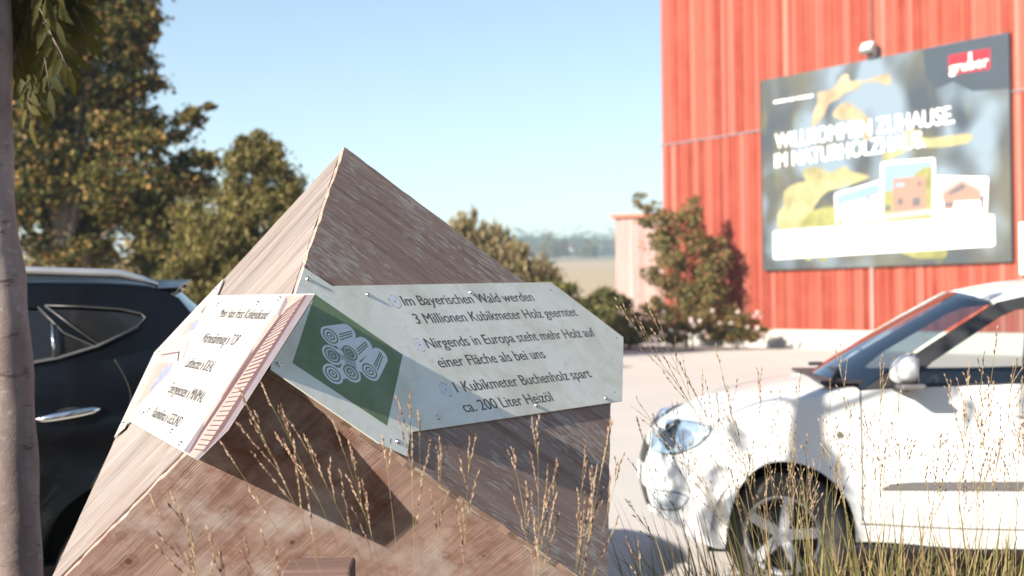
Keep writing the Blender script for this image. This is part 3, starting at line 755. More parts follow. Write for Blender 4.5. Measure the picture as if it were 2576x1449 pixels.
# --- billboard
BOFF = 0.16
bq = [wallpt(px, py, BOFF) for px, py in ((1915, 203), (2540, 80), (2541.5, 661), (1921, 679))]
bl = [wl(p) for p in bq]
bx0 = (bl[0][0] + bl[3][0]) / 2; bx1 = (bl[1][0] + bl[2][0]) / 2; bz0 = (bl[2][1] + bl[3][1]) / 2; bz1 = (bl[0][1] + bl[1][1]) / 2
BW, BH = bx1 - bx0, bz1 - bz0
bo = _w0 + _wd * bx0 + WN * BOFF + Vector((0, 0, bz0))
BM_ = WM.copy(); BM_.translation = bo
bill = thing('billboard', 'huge printed billboard of yellow leaves with white welcome lettering, fixed to the red wall', 'billboard', mat=BM_)
HB = homography([(583, 430), (1895, 163), (1903, 1385), (597, 1420)], [(0, BH), (BW, BH), (BW, 0), (0, 0)])
def bokeh():
    t = NT('billboard_print'); co = t.co()
    u = t.map(co, (1, 0.0, 1))
    w = t.n('VectorMath', {0: u, 1: t.n('VectorMath', {0: t.noise(u, 0.8, 2, out=1), 'Scale': 0.7}, operation='SCALE').outputs[0]}, operation='ADD').outputs[0]
    v1 = t.n('TexVoronoi', {'Vector': t.map(w, (1, 1, 0.6)), 'Scale': 0.75, 'Smoothness': 0.5}, feature='SMOOTH_F1').outputs[0]
    v2 = t.n('TexVoronoi', {'Vector': t.map(w, (1, 1, 0.5), loc=(5, 0, 3)), 'Scale': 1.4, 'Smoothness': 0.4}, feature='SMOOTH_F1').outputs[0]
    n = t.noise(u, 0.35, 2)
    c = t.ramp(n, [(0.35, (0.036, 0.048, 0.066)), (0.6, (0.085, 0.085, 0.068))])
    c = t.mix(t.ramp(v2, [(0.12, 0.75), (0.34, 0.0)]), c, (0.10, 0.10, 0.058))
    rg = t.noise(t.map(u, (1, 1, 1), loc=(2.2, 0, 0.4)), 0.55, 1)
    blue = t.math('MULTIPLY', t.ramp(v1, [(0.34, 1.0), (0.62, 0.0)]), t.ramp(rg, [(0.36, 0.0), (0.48, 1.0)]))
    c = t.mix(blue, c, (0.15, 0.20, 0.25))
    return t.fin(c, 0.45)
M['bokeh'] = bokeh()
o = MB().box((0, 0, 0), (BW, 0.05, BH)).build('board', M['bokeh'], bill)
for xa, xb in ((-0.02, 0.0), (BW, BW + 0.02)): MB().box((xa, -0.012, 0), (xb, 0.05, BH)).build('board_edge', M['dark_edge'], bill)
def bflat(name, pts, mat, lay, f=None):
    P = [HB(*p) for p in pts]
    return mesh(name, [(x, -0.004 - lay * 0.002, z) for x, z in P], f or [tuple(range(len(P)))], mat, bill)
def bcurve(name, pts, mat, lay): return bflat(name, [(p.x, p.y) for p in smooth_curve([(a, b, 0) for a, b in pts], 5, True)], mat, lay)
M['p_navy'] = plain('print_navy', (0.0315, 0.045, 0.063), 0.5, var=0.1, scale=0.7)
M['p_leaf'] = plain('print_leaf_yellow', (0.27, 0.243, 0.126), 0.5, var=0.38, scale=1.6)
M['p_leaf2'] = plain('print_leaf_green', (0.189, 0.189, 0.072), 0.5, var=0.38, scale=1.6)
M['p_leaf3'] = plain('print_leaf_orange', (0.306, 0.225, 0.144), 0.5, var=0.38, scale=1.6)
M['p_white'] = plain('print_pure_white', (0.80, 0.80, 0.80), 0.5, var=0.01)
M['p_red'] = plain('print_logo_red', (0.27, 0.0135, 0.027), 0.5, var=0.03)
M['p_sky'] = plain('print_sky_blue', (0.162, 0.2565, 0.324), 0.5, var=0.1, scale=0.6)
M['p_house'] = plain('print_house_pink', (0.279, 0.153, 0.1215), 0.5, var=0.08, scale=2)
M['p_dark'] = plain('print_dark_grey', (0.09, 0.09, 0.10), 0.5, var=0.1)
M['p_grass'] = plain('print_lawn', (0.2025, 0.198, 0.081), 0.5, var=0.1)
M['p_pale'] = plain('print_pale_grey', (0.30, 0.285, 0.275), 0.5, var=0.05)
bflat('dark_corner', ((1440, 258), (1893, 165), (1897, 465), (1700, 480), (1600, 430), (1500, 470), (1450, 400)), M['p_navy'], 0.3)
bcurve('printed_leaf', ((680, 1212), (672, 1130), (700, 1080), (705, 1010), (760, 970), (815, 955), (800, 905), (845, 880), (900, 890), (945, 912), (990, 890), (1030, 880), (1060, 905), (1150, 930), (1110, 955), (1000, 990), (930, 1010), (880, 1060), (840, 1130), (800, 1200)), M['p_leaf'], 1)
bcurve('printed_leaf', ((800, 1200), (825, 1130), (870, 1105), (960, 1088), (985, 1130), (990, 1195)), M['p_leaf2'], 1.3)
bcurve('printed_leaf', ((850, 675), (858, 600), (880, 540), (880, 490), (940, 480), (975, 450), (1010, 400), (1040, 395), (1050, 430), (1110, 425), (1095, 465), (1030, 490), (985, 525), (940, 550), (905, 620)), M['p_leaf3'], 1)
bcurve('printed_leaf', ((960, 610), (990, 560), (1040, 545), (1110, 590), (1165, 660), (1150, 740), (1110, 720), (1080, 640), (1010, 635)), M['p_leaf3'], 1.2)
bcurve('printed_leaf', ((1222, 850), (1240, 800), (1310, 780), (1330, 700), (1410, 690), (1440, 730), (1560, 720), (1690, 705), (1670, 755), (1500, 780), (1400, 770), (1320, 815)), M['p_leaf'], 1)
bcurve('printed_leaf', ((1100, 440), (1180, 410), (1255, 390), (1260, 450), (1180, 430)), M['p_leaf3'], 1.1)
bcurve('printed_leaf', ((1310, 1325), (1400, 1310), (1540, 1310), (1550, 1360), (1450, 1365), (1390, 1360)), M['p_leaf2'], 1)
for i, (x, y, r) in enumerate(((905, 1358, 22), (828, 1358, 16))): bflat('printed_leaf', [(x + r*math.cos(k*.5), y + r*.8*math.sin(k*.5)) for k in range(12)], M['p_leaf2'], 1)
def rrect(q4, rad=14, n=4):
    P = [Vector(p) for p in q4]; out = []
    for i in range(4):
        a, b, c = P[i-1], P[i], P[(i+1) % 4]
        s = b + (a-b).normalized()*rad; e = b + (c-b).normalized()*rad
        for k in range(n + 1):
            t = k/n; out.append(tuple((s*(1-t)+b*t)*(1-t) + (b*(1-t)+e*t)*t))
    return out
bflat('white_panel', rrect(((648, 1216), (1812, 1134), (1815, 1300), (648, 1363))), M['p_white'], 3)
for i, (x0, x1, y) in enumerate(((675, 825, 1249), (930, 1110, 1228), (1250, 1510, 1212), (1250, 1380, 1272), (1415, 1500, 1265), (1530, 1640, 1256), (1680, 1775, 1247))):
    s = (1134 - 1216) / 1164
    bflat('faint_print', ((x0, y - 3), (x1, y - 3 + (x1-x0)*s), (x1, y + 6 + (x1-x0)*s), (x0, y + 6)), M['p_pale'], 4)
# three photos with white borders
bflat('printed_photo', rrect(((966, 1022), (1213, 950), (1216, 1192), (978, 1205))), M['p_white'], 1.8)
bflat('printed_photo', rrect(((1213, 858), (1498, 832), (1495, 1180), (1210, 1195))), M['p_white'], 2.2)
bflat('printed_photo', rrect(((1500, 930), (1783, 935), (1772, 1150), (1498, 1175))), M['p_white'], 1.9)
bflat('photo_sky', ((978, 1030), (1206, 962), (1208, 1110), (984, 1120)), M['p_sky'], 2.0)
bflat('photo_lawn', ((984, 1150), (1208, 1125), (1208, 1190), (986, 1200)), M['p_grass'], 2.0)
bflat('photo_house', ((1005, 1080), (1200, 1020), (1206, 1155), (1010, 1180)), M['p_white'], 2.1)
for p in (((1030, 1080), (1048, 1075), (1048, 1105), (1030, 1110)), ((1080, 1065), (1095, 1060), (1095, 1090), (1080, 1095)), ((1040, 1135), (1060, 1130), (1060, 1160), (1040, 1163)), ((1085, 1125), (1100, 1120), (1100, 1150), (1085, 1153)), ((1125, 1115), (1142, 1110), (1142, 1142), (1125, 1146))): bflat('photo_window', p, M['p_dark'], 2.15)
bflat('photo_window', ((1130, 1048), (1165, 1040), (1165, 1060), (1130, 1068)), M['p_sky'], 2.15)
bflat('photo_roof', ((1000, 1085), (1200, 1018), (1202, 1026), (1003, 1094)), M['p_house'], 2.16)
bflat('photo_sky', ((1226, 870), (1486, 846), (1484, 1000), (1226, 1010)), M['p_sky'], 2.4)
bflat('photo_hill', ((1390, 915), (1440, 885), (1486, 875), (1484, 1080), (1380, 1080)), M['p_leaf2'], 2.45)
bflat('photo_lawn', ((1224, 1010), (1484, 1000), (1483, 1160), (1224, 1185)), M['p_grass'], 2.4)
bflat('photo_path', ((1224, 1130), (1484, 1100), (1484, 1130), (1224, 1160)), M['p_pale'], 2.5)
bflat('photo_house', ((1275, 945), (1448, 925), (1450, 1105), (1275, 1120)), M['p_house'], 2.5)
for p in (((1300, 1050), (1328, 1047), (1328, 1080), (1300, 1083)), ((1378, 1045), (1420, 1040), (1420, 1085), (1378, 1090)), ((1405, 962), (1425, 960), (1425, 980), (1405, 982)), ((1232, 1085), (1262, 1083), (1262, 1110), (1232, 1112))): bflat('photo_window', p, M['p_dark'], 2.55)
bflat('photo_window', ((1290, 968), (1335, 964), (1335, 984), (1290, 988)), M['p_sky'], 2.55)
bflat('photo_sky', ((1508, 942), (1770, 945), (1765, 1050), (1508, 1060)), M['p_pale'], 2.0)
bflat('photo_house', ((1540, 1020), (1640, 955), (1740, 1010), (1735, 1110), (1545, 1110)), M['p_house'], 2.1)
bflat('photo_window', ((1560, 1025), (1640, 968), (1660, 980), (1655, 1000), (1580, 1030)), M['p_dark'], 2.15)
bflat('photo_window', ((1545, 1072), (1600, 1068), (1600, 1090), (1545, 1095)), M['p_dark'], 2.15)
bflat('photo_house', ((1600, 1066), (1735, 1060), (1735, 1135), (1590, 1140)), M['p_white'], 2.14)
bflat('photo_tree', ((1738, 1040), (1762, 1035), (1760, 1100), (1740, 1105)), M['p_dark'], 2.1)
# logo and lettering
bflat('logo_panel', rrect(((1572, 290), (1798, 249), (1800, 362), (1576, 397)), 8), M['p_red'], 1)
def btext(s, p, q, top, mat, lay, bold):
    """lettering between two baseline points given in the photograph"""
    v, f = text2d(s, bold); wd = max(x for x, y in v)
    A = Vector(HB(*p)); Bq = Vector(HB(*q)); T = Vector(HB(*top)); d = (Bq - A); h = abs(T.y - A.y)
    vv = [(A.x + d.x*x/wd, -0.004 - lay*0.002, A.y + d.y*x/wd + y*h) for x, y in v]
    o = mesh('lettering', vv, f, mat, bill)
    if bold > 0: spread_layers(o, 1, 0.0008)
    o['label'] = 'lettering reading ' + s; return o
btext('WILLKOMMEN ZUHAUSE.', (660, 787), (1605, 648), (648, 706), M['p_white'], 5, 0.022)
btext('IM NATURHOLZHAUS.', (657, 887), (1450, 775), (655, 808), M['p_white'], 5, 0.022)
btext('gruber', (1578, 385), (1790, 345), (1578, 325), M['p_white'], 2, 0.02)
bflat('logo_bar', ((1683, 275), (1697, 272), (1698, 340), (1684, 343)), M['p_white'], 2)
for x0, x1 in ((650, 718), (724, 760), (768, 856)):
    s = -36 / 206; y0 = 536 + (x0-650)*s; y1 = 536 + (x1-650)*s
    bflat('small_print', ((x0, y0), (x1, y1), (x1, y1 + 13), (x0, y0 + 13)), M['p_white'], 2)
# --- floodlight above the board
fp = wallpt(2186, 124, 0.25)
fl = thing('floodlight', 'small grey floodlight on a bracket just above the billboard', 'floodlight', (fp.x, fp.y, fp.z))
fl.rotation_euler = (0, 0, math.atan2(_wd.y, _wd.x))
m = MB(); m.box((-0.24, -0.12, -0.13), (0.2, 0.06, 0.18)); o = m.build('housing', plain('floodlight_grey', (0.30, 0.31, 0.32), 0.5, 0.3), fl); o.rotation_euler = (R(-35), 0, 0); bevel(o, 0.03)
m = MB(); m.box((-0.2, -0.135, -0.09), (0.16, -0.122, 0.14)); o2 = m.build('lens', plain('floodlight_lens', (0.75, 0.76, 0.78), 0.15), fl); o2.rotation_euler = (R(-35), 0, 0)
m = MB(); m.box((0.205, -0.03, -0.20), (0.26, 0.22, 0.02)).box((-0.1, 0.0, -0.24), (0.26, 0.22, -0.2)); m.build('bracket', M['p_dark'], fl)
# --- white board at the right edge of the picture
p0 = wl(wallpt(2566, 690, .15)); p1 = wl(wallpt(2566, 560, .15))
wb = thing('notice_board', 'plain white board on the red wall at the right edge of the photo', 'board', mat=Matrix.Translation(_w0 + _wd * p0[0] + Vector((0, 0, p0[1]))) @ WM.to_3x3().to_4x4())
o = MB().box((0, -0.16, 0), (1.2, -0.1, p1[1] - p0[1])).build('panel', M['p_white'], wb); bevel(o, 0.01)
# --- pale shed behind the far corner
sd0 = at(1550, 700, 56.0); ang = R(-20)
sm_ = Matrix.Translation((sd0.x, sd0.y, -0.1)) @ Matrix.Rotation(ang, 4, 'Z')
shed = thing('wooden_shed', 'lower shed of pale unpainted upright boards beside the red hall', 'shed', mat=sm_)
SH = at(1550, 548, 56.0).z + 0.1
M['pale_boards'] = NT('pale_boards')
t = M['pale_boards']; g = t.n('NewGeometry').outputs['Random Per Island']; n = t.noise(t.map(t.co(), (8, 8, 0.5)), 1, 4)
M['pale_boards'] = t.fin(t.mix(t.ramp(n, [(0.4, 0.0), (0.7, 0.4)]), t.ramp(g, [(0, (0.30, 0.19, 0.175)), (1, (0.40, 0.29, 0.275))]), (0.30, 0.13, 0.115)), 0.85)
bd = MB(); x = 0
while x < 8: 
    w = q.uniform(0.14, 0.3); bd.box((x, -0.03 - q.choice([0, .015, .03]), 0), (x + w - 0.008, 0, SH)); x += w
bd.build('board_cladding', M['pale_boards'], shed)
MB().box((0, 0.003, 0), (8, 6, SH)).build('wall', M['pale_boards'], shed)
MB().box((-0.15, -0.2, SH + 0.002), (8.2, 6.2, SH + 0.12)).build('roof', plain('shed_roof', (0.50, 0.16, 0.10), 0.7), shed)

# --- climbing shrub and roses in front of the wall
M['wall_leaf'] = leaf_mat('wall_shrub_leaf', [(0.06, 0.07, 0.025), (0.13, 0.13, 0.05), (0.22, 0.19, 0.08), (0.36, 0.15, 0.08)], 0.3)
D7 = 43.6
bb = [blob_px(*p) for p in ((1640, 530, 26, D7, 1.3), (1680, 560, 40, D7, 1.1), (1740, 570, 45, D7, 1.2), (1770, 640, 50, D7, 1.2), (1700, 640, 55, D7), (1760, 720, 60, D7), (1690, 720, 50, D7), (1800, 660, 35, D7), (1720, 790, 60, D7), (1790, 770, 45, D7), (1660, 600, 30, D7), (1610, 500, 16, D7, 1.2), (1625, 560, 18, D7), (1745, 515, 22, D7, 1.2), (1640, 690, 30, D7), (1650, 780, 40, D7), (1820, 610, 16, D7))]
p = at(1725, 800, D7)
tree('wall_shrub', 'tall loose shrub against the corner of the red hall, casting its shadow on the boards', 'shrub', (p.x, p.y, 0), bb, 14000, 0.115, M['wall_leaf'], 61, 0.07, trunk_to=Vector((0, 0, 3.0)), clumps=12, aspect=0.6)
M['rose_leaf'] = leaf_mat('rose_leaf', [(0.03, 0.035, 0.014), (0.09, 0.085, 0.03), (0.18, 0.14, 0.05), (0.25, 0.12, 0.06)], 0.3)
M['petal'] = leaf_mat('rose_petal', [(0.75, 0.72, 0.68), (0.78, 0.62, 0.62), (0.72, 0.40, 0.46)], 0.3)
D8 = 41.5
for k, (px, wpx, lab) in enumerate(((1615, 60, 'low rose bush with white blooms left of the wall shrub'), (1740, 70, 'low rose bush at the foot of the wall shrub'), (1855, 62, 'low rose bush with pale blooms nearest the white plinth'))):
    bb = [blob_px(px - wpx*.6, 830, wpx*.62, D8, .7), blob_px(px, 815, wpx*.7, D8, .8), blob_px(px + wpx*.6, 832, wpx*.6, D8, .7)]
    p = at(px, 850, D8)
    tt = tree('rose_bush', lab, 'rose bush', (p.x, p.y, 0), bb, 3600, 0.12, M['rose_leaf'], 71 + k, 0.03, trunk_to=Vector((0, 0, 0.5)), clumps=8, group='rose bushes along the hall')
    m = MB(); qq = random.Random(80 + k)
    for j in range(9):
        c = at(px + qq.uniform(-wpx, wpx), 835 + qq.uniform(-55, 12), D8 - 0.9) - p; c.z += p.z
        for _ in range(9):
            d = Vector((qq.gauss(0, 1), qq.gauss(0, 1), qq.gauss(0, 1))).normalized(); s = d.orthogonal().normalized(); b2_ = d.cross(s); r = 0.055
            cc_ = c + d * 0.035
            m.add([cc_ + s*r, cc_ + b2_*r, cc_ - s*r, cc_ - b2_*r], [(0, 1, 2, 3)])
    m.build('blossom', M['petal'], tt)

# ---- distance: farmhouse, barns, trees and the wooded ridge
def house(name, label, px, py, depth, w, d, h, rh, wall, roof, rz=0.3):
    p = at(px, py, depth); t = thing(name, label, 'farmhouse', p); t.rotation_euler = (0, 0, rz)
    MB().box((-w/2, -d/2, -2), (w/2, d/2, h)).build('wall', wall, t)
    m = MB(); e = 0.5
    m.add([(-w/2-e, -d/2-e, h - .2), (w/2+e, -d/2-e, h - .2), (w/2+e, 0, h+rh), (-w/2-e, 0, h+rh), (-w/2-e, d/2+e, h - .2), (w/2+e, d/2+e, h - .2)], [(0, 1, 2, 3), (3, 2, 5, 4), (0, 3, 4), (1, 5, 2), (0, 4, 5, 1)])
    m.build('roof', roof, t)
    for i in range(3): MB().box((-w/2 + w*(0.2 + 0.28*i) - .5, -d/2 - 0.05, h*0.45), (-w/2 + w*(0.2 + 0.28*i) + .5, -d/2 - 0.004, h*0.45 + 1.3)).build('window', M['p_dark'], t)
    return t
hw = plain('far_house_wall', (0.75, 0.73, 0.70), 0.8); hr = plain('far_red_roof', (0.42, 0.08, 0.08), 0.8); hb = plain('far_barn_roof', (0.45, 0.28, 0.28), 0.8); hd = plain('far_barn_wall', (0.18, 0.13, 0.12), 0.8)
house('farmhouse', 'white farmhouse with a red roof far off below the wooded ridge', 1437, 640, 960, 9, 8, 4.0, 4.0, hw, hr, 0.9)
house('farm_barn', 'long far barn with a pale red roof just left of the pale shed', 1522, 634, 980, 20, 9, 2.6, 2.4, hd, hb, 0.15)
for k, (px, py, r, dp, lab) in enumerate(((1392, 642, 36, 700, 'rounded far tree left of the white farmhouse'), (1483, 640, 24, 720, 'far tree right of the white farmhouse'))):
    c = at(px, py - r * 0.75, dp); rr = r * dp / F; b = at(px, py + 3, dp)
    tree('far_tree', lab, 'tree', (b.x, b.y, b.z), [(c, (rr*.8, rr*.8, rr), 1.0), (c + Vector((rr*.5, 0, -rr*.4)), (rr*.6, rr*.6, rr*.6), .6), (c - Vector((rr*.5, 0, rr*.4)), (rr*.6, rr*.6, rr*.6), .6)], 3600, 1.1, M['green_leaf'], 91 + k, 0.4, limbs=False)
g = np.random.default_rng(4); cen = []
rid_v = []; rid_f = []
N_R = 120
for i in range(N_R + 1):
    px = 700 + i * (2700 - 700) / N_R
    h0 = at(px, 650, 900); hh = at(px, 621 - 3*math.sin(i*.4) - 3*math.sin(i*1.1), 1050)
    rid_v += [(h0.x, h0.y, h0.z - 18), (hh.x, hh.y, hh.z), (hh.x * 1.35, hh.y * 1.35, hh.z - 10)]
for i in range(N_R): rid_f += [(i*3, i*3+3, i*3+4, i*3+1), (i*3+1, i*3+4, i*3+5, i*3+2)]
tag(mesh('hills', rid_v, rid_f, plain('wooded_hill', (0.035, 0.055, 0.03), 0.95, var=0.4, scale=0.05), smooth=True), kind='structure')
for i in range(420):
    px = g.uniform(1200, 1720); t_ = g.random(); dp = 930 + 130*t_
    c = at(px, 641 - 25*t_ + g.normal()*2.0, dp); s = g.uniform(3, 6.5)
    cen.append((c, (s, s, s*1.25), s*s))
v, f = leaf_cloud(cen, 22000, 2.6, 12)
tag(np_mesh('far_wood', v, f, M['far_wood']), 'bluish dark wood covering the far ridge', 'wood', kind='stuff')

# ================================================================== cars
def lerp_tab(tab):
    xs = np.array([p[0] for p in tab]); ys = np.array([p[1] for p in tab]); o = np.argsort(xs); xs, ys = xs[o], ys[o]
    # monotone cubic so that profiles are smooth without overshoot
    h = np.diff(xs); d = np.diff(ys) / h; m = np.zeros(len(xs)); m[1:-1] = np.where(d[:-1]*d[1:] > 0, 2*d[:-1]*d[1:]/(d[:-1]+d[1:] + 1e-12), 0); m[0], m[-1] = d[0], d[-1]
    def f(x):
        x = min(max(x, xs[0]), xs[-1]); i = min(int(np.searchsorted(xs, x, 'right')) - 1, len(h) - 1); i = max(i, 0)
        t = (x - xs[i]) / h[i]
        return float(ys[i]*(1+2*t)*(1-t)**2 + m[i]*h[i]*t*(1-t)**2 + ys[i+1]*t*t*(3-2*t) + m[i+1]*h[i]*t*t*(t-1))
    return f
def paint(name, col, metallic=0.0, coat=1.0, rough=0.35):
    t = NT(name); n = t.noise(t.co(), 3, 4); 
    return t.fin(t.mix(t.ramp(n, [(0.3, 0.0), (0.7, 1.0)]), tuple(c*0.96 for c in col), col), rough, Metallic=metallic, **{'Coat_Weight': coat, 'Coat_Roughness': 0.03, 'Specular_IOR_Level': 0.25})
M['tyre'] = plain('tyre_rubber', (0.062, 0.055, 0.054), 0.85, var=0.3, scale=30)
M['alloy'] = plain('alloy_rim', (0.36, 0.37, 0.40), 0.4, 0.6, var=0.08)
M['rim_dark'] = plain('rim_shadow_metal', (0.05, 0.05, 0.052), 0.6, 0.3)
M['black_trim'] = plain('black_trim', (0.022, 0.022, 0.024), 0.45)
M['grey_trim'] = plain('grey_plastic_trim', (0.10, 0.095, 0.10), 0.6)
M['chrome'] = plain('chrome', (0.80, 0.80, 0.80), 0.12, 1.0, var=0.02)
M['interior'] = plain('car_interior', (0.05, 0.048, 0.05), 0.8)
M['seat'] = plain('seat_fabric', (0.10, 0.095, 0.10), 0.9, var=0.2, scale=40)
M['well'] = plain('wheel_well', (0.008, 0.008, 0.008), 0.95)
M['glass'] = thin_glass('car_glass', (0.80, 0.87, 0.87, 1), 0.03)
M['screen_glass'] = thin_glass('windscreen_glass', (0.30, 0.37, 0.42, 1), 0.10)
M['lens'] = thin_glass('lamp_lens', (0.80, 0.90, 1.0, 1), 0.14)
M['privacy'] = plain('dark_tinted_glass', (0.010, 0.011, 0.013), 0.06, var=0.0)
M['reflector'] = plain('lamp_reflector', (0.50, 0.54, 0.58), 0.3, 0.35, var=0.25, scale=22)

def wheel(parent, x, y, r, wdt, steer=0.0, spokes=5, side=1):
    """wheel standing on the ground; its outer face looks to local +y*side"""
    rr = r * 0.63
    prof = [(rr, -wdt*.40), (rr+.012, -wdt*.47), (r*.85, -wdt*.5), (r*.965, -wdt*.42), (r, -wdt*.30)]
    for k in range(-2, 3): prof += [(r, wdt*(.1*k-.035)), (r-.006, wdt*(.1*k-.02)), (r-.006, wdt*(.1*k+.02)), (r, wdt*(.1*k+.035))]
    prof += [(r, wdt*.30), (r*.965, wdt*.42), (r*.85, wdt*.5), (rr+.012, wdt*.47), (rr, wdt*.40)]
    t = MB().lathe(prof, 48).build('tyre', M['tyre'], None, True)
    w = MB().lathe([(rr*1.0, -wdt*.4), (rr*.93, -wdt*.36), (rr*.9, 0.0), (rr*.9, wdt*.05), (0.01, wdt*.05)], 40).build('wheel', M['rim_dark'], parent, True)
    w.location = (x, y, r); w.rotation_euler = (0, 0, steer + (0 if side > 0 else math.pi))
    t.parent = w
    m = MB().lathe([(rr, wdt*.40), (rr*1.02, wdt*.44), (rr*.96, wdt*.44), (rr*.92, wdt*.36), (rr*.92, wdt*.2)], 40)
    m.lathe([(rr*.26, wdt*.10), (rr*.26, wdt*.30), (rr*.2, wdt*.36), (0.002, wdt*.37)], 20)
    for k in range(spokes):
        a = 2*math.pi*k/spokes + 0.5; ca, sa = math.cos(a), math.sin(a)
        def q(u, vv, h): return (ca*u - sa*vv, h, sa*u + ca*vv)
        w0, w1 = rr*.17, rr*.13
        m.add([q(rr*.18, -w0, wdt*.12), q(rr*.18, w0, wdt*.12), q(rr*.97, w1*1.3, wdt*.2), q(rr*.97, -w1*1.3, wdt*.2),
               q(rr*.18, -w0*.8, wdt*.35), q(rr*.18, w0*.8, wdt*.35), q(rr*.97, w1, wdt*.42), q(rr*.97, -w1, wdt*.42)],
              [(0,3,2,1),(4,5,6,7),(0,1,5,4),(1,2,6,5),(2,3,7,6),(3,0,4,7)])
    m.build('rim', M['alloy'], w)
    return w

def make_car(P):
    """car in local metres: +x forward, +y its left side (the side we see), origin on the ground below wheel P['origin']"""
    root = thing(P['name'], P['label'], 'car', P['loc']); root.rotation_euler = (0, 0, P['rot'])
    zt, zs, zb, hw = (lerp_tab(P[k]) for k in ('zt', 'zs', 'zb', 'hw'))
    xf, xr = P['xf'], P['xr']; arches = P['arches']
    xs = set(np.round(np.linspace(xr, xf, 92), 4)); 
    for ax, ar in arches:
        for k in range(29): xs.add(round(ax - ar*math.cos(math.pi*k/28), 4))
        xs.add(round(ax-ar-.004, 4)); xs.add(round(ax+ar+.004, 4))
    for x in P['seams']:
        for e in (-.004, .004): xs.add(round(x+e, 4))
    xs = sorted(xs); clean = [xs[0]]
    keep = {round(x+e, 4) for x in P['seams'] for e in (-.004, .004)} | {round(a+s, 4) for a, r_ in arches for s in (-r_-.004, -r_, r_, r_+.004)}
    for x in xs[1:]:
        if x - clean[-1] < 0.006 and x not in keep: continue
        clean.append(x)
    xs = clean
    NS, NT_ = 14, 9
    def bend(x, y, z):
        w = max(hw(x), 0.2); k = abs(y)/w
        def ss(a, b, v): t = min(1, max(0, (v-a)/(b-a))); return t*t*(3-2*t)
        x2 = x - P['bow_f']*k**3 * ss(xf-.75, xf, x) + P['bow_r']*k**3 * ss(xr+.6, xr, x)
        return Vector((x2, y, z))
    arch_z = P['arch_z']
    def bottom(x):
        z = zb(x)
        for ax, ar in arches:
            d = abs(x-ax)
            if d <= ar + 1e-6: z = max(z, arch_z + math.sqrt(max(0, ar*ar-d*d)))
        return z
    def side_y(x, z):
        w = hw(x); z1, z0 = zs(x), zb(x); h = (z-z0)/max(.05, z1-z0)
        y = w*(1 - 0.055*max(0, .38-h)**2/.144 - P['tumble']*max(0, h-.55)**2/.2)
        for ax, ar in arches:                     # slightly flared arch lips
            d = math.hypot(x-ax, z-arch_z); y += 0.016*math.exp(-((d-ar)/.05)**2)
        if 'crease' in P:
            cz = P['crease'](x); y += 0.012*math.exp(-((z-cz)/.035)**2) - 0.010*math.exp(-((z-cz+.09)/.05)**2)
        return y
    rows = []; lab = []
    for x in xs:
        b, s, t = bottom(x), zs(x), max(zt(x), zs(x)+.004); row = []
        for i in range(NS+1):
            z = b + (s-b)*i/NS; row.append(bend(x, side_y(x, z), z))
        ys = side_y(x, s)
        for i in range(1, NT_+1):
            k = i/NT_; row.append(bend(x, ys*(1-k), s + (t-s)*(1-(1-k)**2.6)))
        rows.append(row)
    nc = NS+NT_+1
    parts = {}
    def put(part, quad, mirror=True):
        m = parts.setdefault(part, MB()); m.add(quad, [(0, 1, 2, 3)])
        if ':' in part: m = parts.setdefault(part + ':far', MB())
        m.add([Vector((p.x, -p.y, p.z)) for p in quad], [(3, 2, 1, 0)])
    for i in range(len(xs)-1):
        x = 0.5*(xs[i]+xs[i+1])
        if any(abs(x-s) < .0039 and P['seam_kind'][j] for j, s in enumerate(P['seams'])): seam = True
        else: seam = False
        for j in range(nc-1):
            quad = [rows[i][j], rows[i+1][j], rows[i+1][j+1], rows[i][j+1]]
            part = P['classify'](x, j/NS if j < NS else 1.0, j >= NS)
            if part is None: continue
            if seam and j < NS and 1.6 < j: part = None
            if part: put(part, quad)
    for end, sgn in ((0, 1), (-1, -1)):           # front and rear faces
        x = xs[end]; row = rows[end][:NS+1]; K = 10
        b, s = bottom(x), zs(x)
        grid = []
        for i in range(NS+1):
            z = b + (s-b)*i/NS; y0 = side_y(x, z); line = []
            for k in range(K+1):
                y = y0*(1-k/K); p = bend(x, y, z + (max(zt(x), s+.004)-s)*(1-(1-k/K)**2.6)*(i/NS))
                p.x += (-sgn)*0.045*math.sin(math.pi*i/NS)*(1-(y/y0)**6)
                line.append(p)
            grid.append(line)
        for i in range(NS):
            for k in range(K): put(P['end_part'][0 if end == -1 else 1], [grid[i][k], grid[i+1][k], grid[i+1][k+1], grid[i][k+1]] if sgn > 0 else [grid[i][k+1], grid[i+1][k+1], grid[i+1][k], grid[i][k]])
    allv = []; allf = []
    for nm, m in parts.items():
        n = len(allv); allv += m.v; allf += [tuple(i+n for i in f) for f in m.f]
        bm = bmesh.new(); me = bpy.data.meshes.new(nm); me.from_pydata([tuple(v) for v in m.v], [], m.f); bm.from_mesh(me)
        bmesh.ops.remove_doubles(bm, verts=bm.verts, dist=0.0008); bmesh.ops.recalc_face_normals(bm, faces=bm.faces)
        for f in bm.faces: f.smooth = True
        bm.to_mesh(me); bm.free(); me.materials.append(P['paint'])
        pt = nm.split(':')[0]
        o = bpy.data.objects.new(pt, me); COL.objects.link(o); o.parent = root
        if pt == 'body': body_o = o
    bvh = BVHTree.FromPolygons([tuple(v) for v in allv], allf)
    # underside, wheel wells, inner shell
    xm = [a for a, r_ in arches]
    m = MB(); m.box((xr+.25, -hw(0)*.74, .24), (xf-.36, hw(0)*.74, .31)); m.build('underbody', M['well'], root)
